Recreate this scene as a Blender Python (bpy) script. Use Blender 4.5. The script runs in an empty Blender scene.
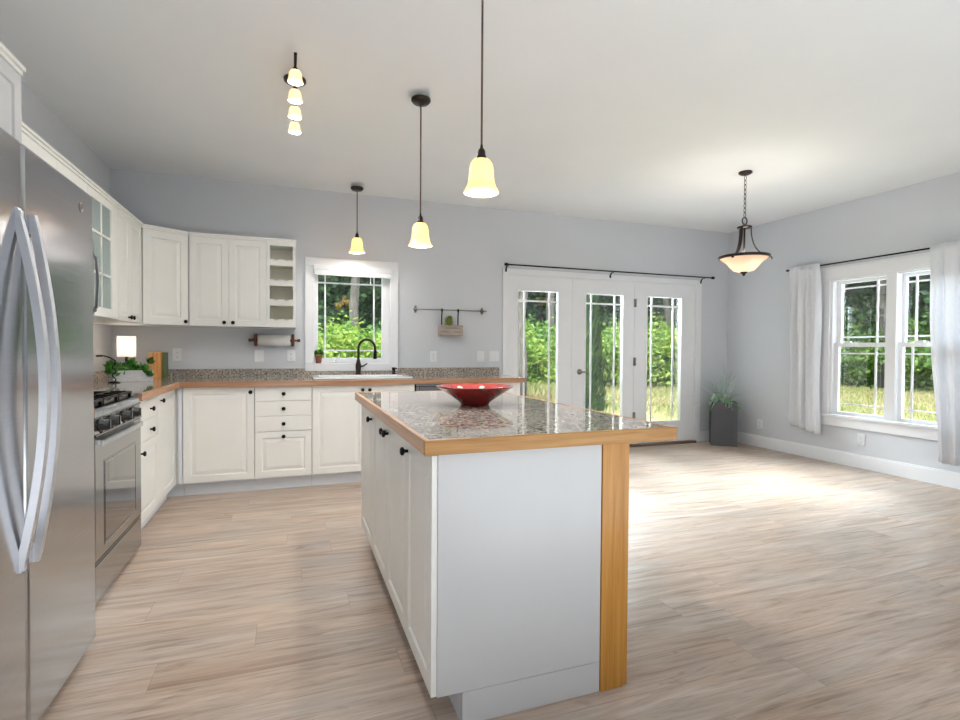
import bpy, bmesh, math, random
from mathutils import Vector, Matrix
random.seed(7)
PI = math.pi
SC = bpy.context.scene
COL = SC.collection

# ------------------------------------------------------------------ camera
F_PX, YAW, PITCH, ROLL, CAM_H = 522.85, 0.345715, 0.019746, 0.0063495, 1.18
def cam_axes():
    cy, sy = math.cos(YAW), math.sin(YAW)
    r = Vector((cy, -sy, 0)); fw = Vector((sy, cy, 0)); u = Vector((0, 0, 1))
    cp, sp = math.cos(PITCH), math.sin(PITCH)
    f2 = fw*cp - u*sp; u2 = u*cp + fw*sp
    cr, sr = math.cos(ROLL), math.sin(ROLL)
    return r*cr + u2*sr, u2*cr - r*sr, f2
cr_, cu_, cf_ = cam_axes()
cam_d = bpy.data.cameras.new('camera'); cam = bpy.data.objects.new('camera', cam_d); COL.objects.link(cam)
cam_d.sensor_fit = 'HORIZONTAL'; cam_d.sensor_width = 36.0; cam_d.lens = F_PX/960*36.0
cam_d.clip_start = 0.02; cam_d.clip_end = 300
cam.matrix_world = Matrix(((cr_.x, cu_.x, -cf_.x, 0), (cr_.y, cu_.y, -cf_.y, 0), (cr_.z, cu_.z, -cf_.z, CAM_H), (0, 0, 0, 1)))
SC.camera = cam

# ------------------------------------------------------------------ world, sun, added fill lights, exposure
SC.view_settings.view_transform = 'Standard'
SC.view_settings.look = 'None'
SC.view_settings.exposure = 1.0
SC.view_settings.gamma = 1.0
SC.view_settings.use_curve_mapping = False
W = bpy.data.worlds.new('world'); SC.world = W; W.use_nodes = True
bg = W.node_tree.nodes['Background']
bg.inputs['Color'].default_value = (0.86, 0.93, 1.0, 1); bg.inputs['Strength'].default_value = 3.5
SUN = bpy.data.lights.new('sun', 'SUN'); SUN.energy = 4.0; SUN.angle = math.radians(30); SUN.color = (1.0, 0.95, 0.86)
so = bpy.data.objects.new('sun', SUN); COL.objects.link(so); so.rotation_euler = (math.radians(38), math.radians(10), math.radians(-20))
def area(name, loc, target, sx, sy, power, col=(1, 1, 1)):
    l = bpy.data.lights.new(name, 'AREA'); l.shape = 'RECTANGLE'; l.size = sx; l.size_y = sy; l.energy = power; l.color = col
    o = bpy.data.objects.new(name, l); COL.objects.link(o); o.location = loc
    o.rotation_euler = (Vector(target)-Vector(loc)).to_track_quat('-Z', 'Y').to_euler()
    return o
def portal(name, loc, target, sx, sy):
    o = area(name, loc, target, sx, sy, 1.0); o.data.cycles.is_portal = True
    return o
# added fill: unseen lamps low by the camera, aimed at the ceiling
area('ceiling_bounce_light', (2.5, -0.4, 0.35), (2.6, 0.1, 2.743), 3.6, 1.6, 31, (0.90, 0.96, 1.0))
area('ceiling_bounce_light', (-0.1, -0.7, 0.35), (-0.1, 0.3, 2.743), 0.9, 1.2, 15, (0.92, 0.97, 1.0))
# added unseen lamps above terrace and side lawn, boosting the window daylight
area('terrace_fill_light', (4.1, 8.6, 4.2), (3.3, 3.2, 0.2), 3.4, 1.6, 2500, (0.86, 0.94, 1.0))
area('side_fill_light', (8.0, 3.4, 3.6), (3.2, 3.3, 0.2), 1.6, 2.6, 850, (0.86, 0.94, 1.0))
# ------------------------------------------------------------------ room dimensions
XL, XR, D, YR, H = -1.49, 5.435, 5.42, -4.0, 2.743
GZ = -0.35

# ------------------------------------------------------------------ materials
MATS = {}
def lin(c):
    return tuple(((v/255)/12.92 if v/255 <= .04045 else (((v/255)+.055)/1.055)**2.4) for v in c)
def new_mat(name):
    m = bpy.data.materials.new(name); m.use_nodes = True; nt = m.node_tree; nt.nodes.clear()
    out = nt.nodes.new('ShaderNodeOutputMaterial'); MATS[name] = m
    return m, nt, out
def N(nt, t, **kw):
    n = nt.nodes.new(t)
    for k, v in kw.items():
        if k in n.inputs: n.inputs[k].default_value = v
        else: setattr(n, k, v)
    return n
def L(nt, a, b): nt.links.new(a, b)
def coords(nt, scale=(1, 1, 1), kind='Object', rot=(0, 0, 0)):
    t = N(nt, 'ShaderNodeTexCoord'); mp = N(nt, 'ShaderNodeMapping'); mp.inputs['Scale'].default_value = scale; mp.inputs['Rotation'].default_value = rot
    L(nt, t.outputs[kind], mp.inputs['Vector']); return mp.outputs['Vector']
def world_coords(nt, scale=(1, 1, 1)):
    g = N(nt, 'ShaderNodeNewGeometry'); mp = N(nt, 'ShaderNodeMapping'); mp.inputs['Scale'].default_value = scale
    L(nt, g.outputs['Position'], mp.inputs['Vector']); return mp.outputs['Vector']
def ramp(nt, fac, stops):
    r = N(nt, 'ShaderNodeValToRGB'); e = r.color_ramp.elements
    while len(e) < len(stops): e.new(0.5)
    for i, (p, c) in enumerate(stops):
        e[i].position = p; e[i].color = (*c, 1)
    L(nt, fac, r.inputs['Fac']); return r.outputs['Color']
def mixc(nt, fac, a, b, mode='MIX'):
    m = N(nt, 'ShaderNodeMix', data_type='RGBA', blend_type=mode)
    if isinstance(fac, (int, float)): m.inputs[0].default_value = fac
    else: L(nt, fac, m.inputs[0])
    for s, v in ((6, a), (7, b)):
        if isinstance(v, tuple): m.inputs[s].default_value = (*v, 1)
        else: L(nt, v, m.inputs[s])
    return m.outputs[2]
def plain(name, rgb, rough=0.5, metal=0.0, coat=0.0, var=0.04, scale=6.0, spec=0.5, bump=0.0, bscale=200, aniso=0):
    """paint / plastic / metal with a slight procedural mottling"""
    m, nt, out = new_mat(name); c = lin(rgb)
    p = N(nt, 'ShaderNodeBsdfPrincipled'); p.inputs['Roughness'].default_value = rough; p.inputs['Metallic'].default_value = metal
    p.inputs['Coat Weight'].default_value = coat; p.inputs['Specular IOR Level'].default_value = spec
    v = coords(nt); nz = N(nt, 'ShaderNodeTexNoise', Scale=scale, Detail=3.0); L(nt, v, nz.inputs['Vector'])
    a = tuple(max(0, x*(1-var)) for x in c); b = tuple(min(1, x*(1+var)) for x in c)
    L(nt, ramp(nt, nz.outputs['Fac'], [(0.3, a), (0.7, b)]), p.inputs['Base Color'])
    if bump:
        n2 = N(nt, 'ShaderNodeTexNoise', Scale=bscale, Detail=2.0); L(nt, v, n2.inputs['Vector'])
        bp = N(nt, 'ShaderNodeBump', Strength=bump, Distance=0.002); L(nt, n2.outputs['Fac'], bp.inputs['Height']); L(nt, bp.outputs['Normal'], p.inputs['Normal'])
    L(nt, p.outputs[0], out.inputs[0]); return m
def brushed(name, rgb, rough=0.25, sc=(2, 2, 300), var=0.12):
    m, nt, out = new_mat(name); c = lin(rgb)
    p = N(nt, 'ShaderNodeBsdfPrincipled', Metallic=1.0)
    nz = N(nt, 'ShaderNodeTexNoise', Scale=1.0, Detail=4.0); L(nt, coords(nt, sc), nz.inputs['Vector'])
    L(nt, ramp(nt, nz.outputs['Fac'], [(0.3, tuple(x*(1-var) for x in c)), (0.7, c)]), p.inputs['Base Color'])
    mr = N(nt, 'ShaderNodeMapRange'); mr.inputs['To Min'].default_value = rough*0.8; mr.inputs['To Max'].default_value = rough*1.25
    L(nt, nz.outputs['Fac'], mr.inputs['Value']); L(nt, mr.outputs[0], p.inputs['Roughness'])
    L(nt, p.outputs[0], out.inputs[0]); return m
def wood(name, dark, mid, light, sc, rough=0.4, coat=0.1):
    m, nt, out = new_mat(name)
    p = N(nt, 'ShaderNodeBsdfPrincipled', Roughness=rough); p.inputs['Coat Weight'].default_value = coat
    v = coords(nt, sc)
    a = N(nt, 'ShaderNodeTexNoise', Scale=1.0, Detail=6.0, Roughness=0.6, Distortion=0.6); L(nt, v, a.inputs['Vector'])
    L(nt, ramp(nt, a.outputs['Fac'], [(0.3, lin(dark)), (0.5, lin(mid)), (0.72, lin(light))]), p.inputs['Base Color'])
    L(nt, p.outputs[0], out.inputs[0]); return m
def glass_mat(name, tint=(1, 1, 1), refl=0.9, ior=1.5):
    m, nt, out = new_mat(name)
    t = N(nt, 'ShaderNodeBsdfTransparent'); t.inputs['Color'].default_value = (*tint, 1)
    g = N(nt, 'ShaderNodeBsdfGlossy', Roughness=0.0); g.inputs['Color'].default_value = (refl, refl, refl, 1)
    f = N(nt, 'ShaderNodeFresnel', IOR=ior); mx = N(nt, 'ShaderNodeMixShader')
    L(nt, f.outputs[0], mx.inputs[0]); L(nt, t.outputs[0], mx.inputs[1]); L(nt, g.outputs[0], mx.inputs[2]); L(nt, mx.outputs[0], out.inputs[0])
    return m
def leaf_mat(name, stops, scale=3.0, trans=0.35, k=1.0):
    m, nt, out = new_mat(name)
    nz = N(nt, 'ShaderNodeTexNoise', Scale=scale, Detail=3.0); L(nt, world_coords(nt), nz.inputs['Vector'])
    wn = N(nt, 'ShaderNodeTexWhiteNoise'); wn.noise_dimensions = '3D'
    gq = world_coords(nt, (6, 6, 6)); sn = N(nt, 'ShaderNodeVectorMath', operation='FLOOR'); L(nt, gq, sn.inputs[0]); L(nt, sn.outputs[0], wn.inputs['Vector'])
    ad = N(nt, 'ShaderNodeMath', operation='MULTIPLY_ADD'); ad.inputs[1].default_value = 0.3; L(nt, wn.outputs['Value'], ad.inputs[0]); L(nt, nz.outputs['Fac'], ad.inputs[2])
    sb = N(nt, 'ShaderNodeMath', operation='SUBTRACT'); sb.inputs[1].default_value = 0.15; L(nt, ad.outputs[0], sb.inputs[0])
    c = ramp(nt, sb.outputs[0], [(p, tuple(q*k for q in lin(x))) for p, x in stops])
    d = N(nt, 'ShaderNodeBsdfPrincipled', Roughness=0.55); L(nt, c, d.inputs['Base Color'])
    t = N(nt, 'ShaderNodeBsdfTranslucent'); L(nt, c, t.inputs['Color'])
    mx = N(nt, 'ShaderNodeMixShader'); mx.inputs[0].default_value = trans
    L(nt, d.outputs[0], mx.inputs[1]); L(nt, t.outputs[0], mx.inputs[2]); L(nt, mx.outputs[0], out.inputs[0]); return m
def shade_mat(name, rgb, emit, strength):
    """lamp glass that glows: diffuse + translucent, lit by the bulb inside"""
    m, nt, out = new_mat(name); c = lin(rgb)
    nz = N(nt, 'ShaderNodeTexNoise', Scale=14.0, Detail=3.0); L(nt, coords(nt), nz.inputs['Vector'])
    col = ramp(nt, nz.outputs['Fac'], [(0.3, tuple(x*.9 for x in c)), (0.7, c)])
    d = N(nt, 'ShaderNodeBsdfPrincipled', Roughness=0.25); L(nt, col, d.inputs['Base Color'])
    t = N(nt, 'ShaderNodeBsdfTranslucent'); L(nt, col, t.inputs['Color'])
    mx = N(nt, 'ShaderNodeMixShader'); mx.inputs[0].default_value = 0.5; L(nt, d.outputs[0], mx.inputs[1]); L(nt, t.outputs[0], mx.inputs[2])
    e = N(nt, 'ShaderNodeEmission', Strength=strength); e.inputs['Color'].default_value = (*lin(emit), 1)
    a = N(nt, 'ShaderNodeAddShader'); L(nt, mx.outputs[0], a.inputs[0]); L(nt, e.outputs[0], a.inputs[1]); L(nt, a.outputs[0], out.inputs[0]); return m

WALLP = plain('wall_paint', (216, 219, 224), 0.85, var=0.012, scale=2, bump=0.05)
CEILP = plain('ceiling_paint', (237, 239, 241), 0.9, var=0.01, scale=2)
TRIM = plain('white_trim_paint', (242, 243, 246), 0.35, var=0.01)
CAB = plain('cream_cabinet_paint', (244, 243, 238), 0.32, var=0.012, spec=0.45)
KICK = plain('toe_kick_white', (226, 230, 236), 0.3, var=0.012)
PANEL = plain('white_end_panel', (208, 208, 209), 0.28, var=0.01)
CABIN = plain('cabinet_interior', (236, 233, 216), 0.6, var=0.03)
BLACK = plain('black_metal', (24, 22, 22), 0.35, metal=0.6)
BRONZE = plain('oil_rubbed_bronze', (58, 50, 46), 0.35, metal=0.85, var=0.2)
BLKGLOSS = plain('black_gloss', (16, 16, 18), 0.12, coat=0.4)
STEEL = brushed('stainless', (176, 176, 176), 0.2, (3, 3, 260))
STEEL_B = brushed('stainless_trim', (205, 207, 210), 0.28, (3, 200, 3))
FRIDGE = brushed('fridge_stainless', (186, 187, 190), 0.17, (3, 1.2, 220), 0.1)
HANDLE = brushed('satin_handle', (226, 228, 234), 0.45, (3, 3, 60), 0.06)
NICKEL = plain('satin_nickel', (150, 146, 140), 0.3, metal=1.0, var=0.06)
FRSIDE = plain('fridge_side_grey', (84, 85, 88), 0.5)
WHITEC = plain('white_plastic', (238, 240, 243), 0.35, var=0.01)
ENAMEL = plain('white_enamel', (243, 244, 246), 0.12, coat=0.3, var=0.01)
PAPER = plain('paper_towel', (236, 235, 232), 0.95, bump=0.3, bscale=150)
def curtain_mat():
    m, nt, out = new_mat('curtain_cotton')
    d = N(nt, 'ShaderNodeBsdfDiffuse'); t = N(nt, 'ShaderNodeBsdfTranslucent'); mx = N(nt, 'ShaderNodeMixShader'); mx.inputs[0].default_value = .2
    nz = N(nt, 'ShaderNodeTexNoise', Scale=300.0); L(nt, coords(nt), nz.inputs['Vector'])
    c = ramp(nt, nz.outputs['Fac'], [(.3, lin((240, 241, 245))), (.7, lin((248, 249, 252)))])
    L(nt, c, d.inputs['Color']); L(nt, c, t.inputs['Color']); L(nt, d.outputs[0], mx.inputs[1]); L(nt, t.outputs[0], mx.inputs[2]); L(nt, mx.outputs[0], out.inputs[0]); return m
CURT = curtain_mat()
PLANTER = plain('charcoal_planter', (88, 88, 92), 0.55, var=0.08)
TERRA = plain('terracotta', (172, 112, 88), 0.8, var=0.1, scale=20)
SOIL = plain('soil', (60, 46, 36), 0.95, var=0.3, scale=60)
RED = plain('red_glaze', (150, 26, 24), 0.12, coat=0.6, var=0.35, scale=30)
REDIN = plain('red_glaze_inside', (196, 62, 54), 0.14, coat=0.6, var=0.2, scale=24)
OAK = wood('oak_front', (158, 106, 44), (182, 130, 62), (198, 150, 82), (2.5, 18, 60), 0.38)
OAKV = wood('oak_post', (176, 118, 44), (198, 138, 58), (210, 154, 78), (60, 40, 2.2), 0.38)
OAK_SIDELIT = wood('oak_edge', (176, 132, 98), (197, 152, 116), (216, 174, 138), (18, 2.5, 60), 0.38)  # pinker copy of the oak: reflected light put into the side-edge colour
WALNUT = wood('walnut', (70, 34, 20), (104, 56, 34), (132, 78, 50), (40, 40, 30), 0.35)
BOARD = wood('cutting_board', (190, 138, 88), (214, 166, 112), (230, 188, 140), (60, 60, 4), 0.5)
GREENB = plain('green_board', (108, 122, 74), 0.5)
GREYW = wood('weathered_wood', (134, 124, 114), (168, 156, 146), (192, 182, 172), (8, 60, 60), 0.8, 0)
WHITEW = wood('whitewashed_wood', (196, 196, 196), (214, 214, 214), (226, 226, 226), (6, 30, 30), 0.7, 0)
THRESH = wood('threshold_wood', (92, 68, 52), (120, 92, 74), (142, 112, 92), (4, 60, 60), 0.5)
GLASS = glass_mat('window_glass', (0.97, 0.99, 0.985), 1.0)
def seeded_glass():
    m, nt, out = new_mat('seeded_glass')
    t = N(nt, 'ShaderNodeBsdfTransparent'); t.inputs['Color'].default_value = (.86, .93, .91, 1)
    d = N(nt, 'ShaderNodeBsdfPrincipled', Roughness=0.12); d.inputs['Base Color'].default_value = (.62, .72, .70, 1)
    nz = N(nt, 'ShaderNodeTexNoise', Scale=40.0, Detail=2.0); L(nt, coords(nt), nz.inputs['Vector'])
    bp = N(nt, 'ShaderNodeBump', Strength=.5, Distance=.004); L(nt, nz.outputs['Fac'], bp.inputs['Height']); L(nt, bp.outputs['Normal'], d.inputs['Normal'])
    mx = N(nt, 'ShaderNodeMixShader'); mx.inputs[0].default_value = .5
    L(nt, t.outputs[0], mx.inputs[1]); L(nt, d.outputs[0], mx.inputs[2]); L(nt, mx.outputs[0], out.inputs[0]); return m
CABGLASS = seeded_glass()
OVENGL = plain('oven_glass', (30, 31, 32), 0.04, spec=1.0, coat=1.0, var=0.02)
AMBER = shade_mat('amber_shade', (250, 232, 192), (255, 222, 160), 0.16)
ALAB = shade_mat('alabaster_bowl', (240, 220, 204), (255, 216, 184), 0.12)
CREAMS = shade_mat('cream_shade', (250, 238, 214), (255, 232, 196), 0.16)
LINEN = shade_mat('linen_shade', (245, 240, 232), (255, 240, 228), 0.22)
BARK = wood('bark_grey', (44, 40, 37), (72, 67, 62), (100, 95, 90), (18, 18, 3), 0.95, 0)
BARKD = wood('bark_dark', (32, 29, 26), (52, 48, 44), (70, 66, 62), (18, 18, 3), 0.95, 0)
LEAF_D = leaf_mat('forest_leaves', [(0.25, (26, 52, 32)), (0.5, (54, 92, 50)), (0.75, (98, 138, 76))], 1.2, k=0.62)
LEAF_M = leaf_mat('bush_leaves', [(0.25, (62, 112, 40)), (0.5, (112, 164, 58)), (0.75, (176, 208, 98))], 2.0, k=0.5)
LEAF_Y = leaf_mat('bright_leaves', [(0.25, (96, 146, 44)), (0.5, (150, 190, 62)), (0.75, (206, 222, 108))], 2.0, k=0.5)
LEAF_T = leaf_mat('cypress_leaves', [(0.25, (30, 58, 32)), (0.5, (56, 92, 48)), (0.75, (92, 124, 66))], 3.0, k=0.42)
LEAF_H = leaf_mat('herb_leaves', [(0.25, (52, 112, 40)), (0.5, (84, 152, 60)), (0.75, (132, 190, 92))], 25.0)
LEAF_G = leaf_mat('grey_green_leaves', [(0.25, (150, 172, 162)), (0.5, (190, 206, 198)), (0.75, (224, 232, 228))], 25.0)
LEAF_L = leaf_mat('light_green_leaves', [(0.25, (112, 168, 118)), (0.5, (160, 210, 160)), (0.75, (216, 238, 210))], 25.0)
LEAF_S = leaf_mat('succulent_leaves', [(0.25, (96, 120, 60)), (0.5, (146, 160, 72)), (0.75, (186, 190, 104))], 30.0)
PETAL = plain('white_petals', (236, 228, 214), 0.8, var=0.1, scale=60)
GRASSM = leaf_mat('grass_blades', [(0.25, (120, 156, 62)), (0.42, (178, 192, 98)), (0.55, (214, 196, 146)), (0.75, (206, 200, 132))], 0.55, 0.3, 0.42)

def floor_mat():
    m, nt, out = new_mat('floor_planks')
    p = N(nt, 'ShaderNodeBsdfPrincipled')
    v = world_coords(nt)
    br = N(nt, 'ShaderNodeTexBrick'); br.offset = 0.0; br.inputs['Scale'].default_value = 1.0
    br.inputs['Brick Width'].default_value = 1.25; br.inputs['Row Height'].default_value = 0.185; br.inputs['Mortar Size'].default_value = 0.0012; br.inputs['Mortar Smooth'].default_value = 0.3
    br.inputs['Color1'].default_value = (0, 0, 0, 1); br.inputs['Color2'].default_value = (1, 1, 1, 1); br.inputs['Mortar'].default_value = (0.5, 0.5, 0.5, 1)
    sx = N(nt, 'ShaderNodeSeparateXYZ'); L(nt, v, sx.inputs[0])
    dv_ = N(nt, 'ShaderNodeMath', operation='DIVIDE'); dv_.inputs[1].default_value = 0.185; L(nt, sx.outputs[1], dv_.inputs[0])
    fl = N(nt, 'ShaderNodeMath', operation='FLOOR'); L(nt, dv_.outputs[0], fl.inputs[0])
    wn = N(nt, 'ShaderNodeTexWhiteNoise'); wn.noise_dimensions = '1D'; L(nt, fl.outputs[0], wn.inputs['W'])
    ma_ = N(nt, 'ShaderNodeMath', operation='MULTIPLY_ADD'); ma_.inputs[1].default_value = 1.25; L(nt, wn.outputs['Value'], ma_.inputs[0]); L(nt, sx.outputs[0], ma_.inputs[2])
    cb = N(nt, 'ShaderNodeCombineXYZ'); L(nt, ma_.outputs[0], cb.inputs[0]); L(nt, sx.outputs[1], cb.inputs[1])
    L(nt, cb.outputs[0], br.inputs['Vector'])
    # per plank offset of the grain
    sep = N(nt, 'ShaderNodeSeparateColor'); L(nt, br.outputs['Color'], sep.inputs[0])
    off = N(nt, 'ShaderNodeCombineXYZ'); ml = N(nt, 'ShaderNodeMath', operation='MULTIPLY'); ml.inputs[1].default_value = 37.0
    L(nt, sep.outputs[0], ml.inputs[0]); L(nt, ml.outputs[0], off.inputs[0]); L(nt, ml.outputs[0], off.inputs[2])
    ad = N(nt, 'ShaderNodeVectorMath', operation='ADD'); L(nt, v, ad.inputs[0]); L(nt, off.outputs[0], ad.inputs[1])
    def grain(sc, detail, dist):
        mp = N(nt, 'ShaderNodeMapping'); mp.inputs['Scale'].default_value = sc; L(nt, ad.outputs[0], mp.inputs['Vector'])
        n = N(nt, 'ShaderNodeTexNoise', Scale=1.0, Detail=detail, Roughness=0.6, Distortion=dist); L(nt, mp.outputs[0], n.inputs['Vector']); return n.outputs['Fac']
    g1 = grain((1.1, 11, 1), 6.0, 2.0); g2 = grain((6, 120, 1), 5.0, 0.5); g3 = grain((1.5, 4.0, 1), 3.0, 0.3); g4 = grain((2.2, 8, 1), 3.0, 1.2)
    c1 = ramp(nt, g1, [(0.28, lin((150, 127, 109))), (0.43, lin((184, 165, 148))), (0.56, lin((197, 180, 165))), (0.72, lin((211, 197, 183)))])
    c2 = ramp(nt, g2, [(0.32, (0.70, 0.66, 0.63)), (0.46, (0.97, 0.97, 0.97)), (0.74, (1.08, 1.08, 1.08))])
    c = mixc(nt, 0.75, c1, c2, 'MULTIPLY')
    tint = ramp(nt, sep.outputs[0], [(0.0, (0.90, 0.88, 0.86)), (0.5, (1.0, 1.0, 1.0)), (1.0, (1.05, 1.04, 1.02))])
    c = mixc(nt, 0.8, c, tint, 'MULTIPLY')
    pk = ramp(nt, g3, [(0.35, (0.93, 0.97, 1.03)), (0.65, (1.05, 0.98, 0.93))])
    c = mixc(nt, 0.8, c, pk, 'MULTIPLY')
    kn = ramp(nt, g4, [(0.66, (1, 1, 1)), (0.74, (0.74, 0.66, 0.60))])
    c = mixc(nt, 0.9, c, kn, 'MULTIPLY')
    seam = mixc(nt, br.outputs['Fac'], (1.0, 1.0, 1.0), (0.72, 0.68, 0.64))
    c = mixc(nt, 1.0, c, seam, 'MULTIPLY')
    L(nt, c, p.inputs['Base Color'])
    mr = N(nt, 'ShaderNodeMapRange'); mr.inputs['To Min'].default_value = 0.30; mr.inputs['To Max'].default_value = 0.46
    L(nt, g2, mr.inputs['Value']); L(nt, mr.outputs[0], p.inputs['Roughness'])
    bp = N(nt, 'ShaderNodeBump', Strength=0.06, Distance=0.002); L(nt, g2, bp.inputs['Height']); L(nt, bp.outputs['Normal'], p.inputs['Normal'])
    L(nt, p.outputs[0], out.inputs[0]); return m
def granite_mat():
    m, nt, out = new_mat('granite')
    p = N(nt, 'ShaderNodeBsdfPrincipled', Roughness=0.06); p.inputs['Coat Weight'].default_value = 0.3
    p.inputs['Coat Roughness'].default_value = 0.03
    v = world_coords(nt)
    n1 = N(nt, 'ShaderNodeTexNoise', Scale=60.0, Detail=4.0, Roughness=0.7); L(nt, v, n1.inputs['Vector'])
    n2 = N(nt, 'ShaderNodeTexNoise', Scale=9.0, Detail=3.0, Distortion=1.0); L(nt, v, n2.inputs['Vector'])
    vo = N(nt, 'ShaderNodeTexVoronoi', Scale=120.0); L(nt, v, vo.inputs['Vector'])
    c1 = ramp(nt, n1.outputs['Fac'], [(0.34, lin((84, 76, 70))), (0.43, lin((152, 142, 132))), (0.52, lin((190, 182, 173))), (0.64, lin((226, 220, 211)))])
    c2 = ramp(nt, n2.outputs['Fac'], [(0.35, (0.78, 0.78, 0.80)), (0.65, (1.08, 1.04, 0.98))])
    c = mixc(nt, 0.8, c1, c2, 'MULTIPLY')
    sp = N(nt, 'ShaderNodeSeparateColor'); L(nt, vo.outputs['Color'], sp.inputs[0])
    dk = ramp(nt, sp.outputs[0], [(0.86, (1, 1, 1)), (0.9, (0.3, 0.28, 0.27))])
    c = mixc(nt, 0.6, c, dk, 'MULTIPLY')
    L(nt, c, p.inputs['Base Color']); L(nt, p.outputs[0], out.inputs[0]); return m
def lawn_mat():
    m, nt, out = new_mat('lawn')
    p = N(nt, 'ShaderNodeBsdfPrincipled', Roughness=0.95); v = world_coords(nt)
    n1 = N(nt, 'ShaderNodeTexNoise', Scale=0.45, Detail=4.0, Roughness=0.6); L(nt, v, n1.inputs['Vector'])
    n2 = N(nt, 'ShaderNodeTexNoise', Scale=14.0, Detail=4.0); L(nt, v, n2.inputs['Vector'])
    c1 = ramp(nt, n1.outputs['Fac'], [(0.34, lin((150, 168, 78))), (0.5, lin((196, 190, 120))), (0.64, lin((214, 190, 148)))])
    c2 = ramp(nt, n2.outputs['Fac'], [(0.3, (0.26, 0.27, 0.24)), (0.7, (0.42, 0.42, 0.40))])
    L(nt, mixc(nt, 1.0, c1, c2, 'MULTIPLY'), p.inputs['Base Color']); L(nt, p.outputs[0], out.inputs[0]); return m
FLOORM = floor_mat(); GRANITE = granite_mat(); LAWN = lawn_mat()
BACKDROPM = leaf_mat('backdrop_woods', [(0.3, (66, 84, 78)), (0.5, (96, 116, 104)), (0.7, (128, 148, 128))], 0.5, 0.0, 0.4)

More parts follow.
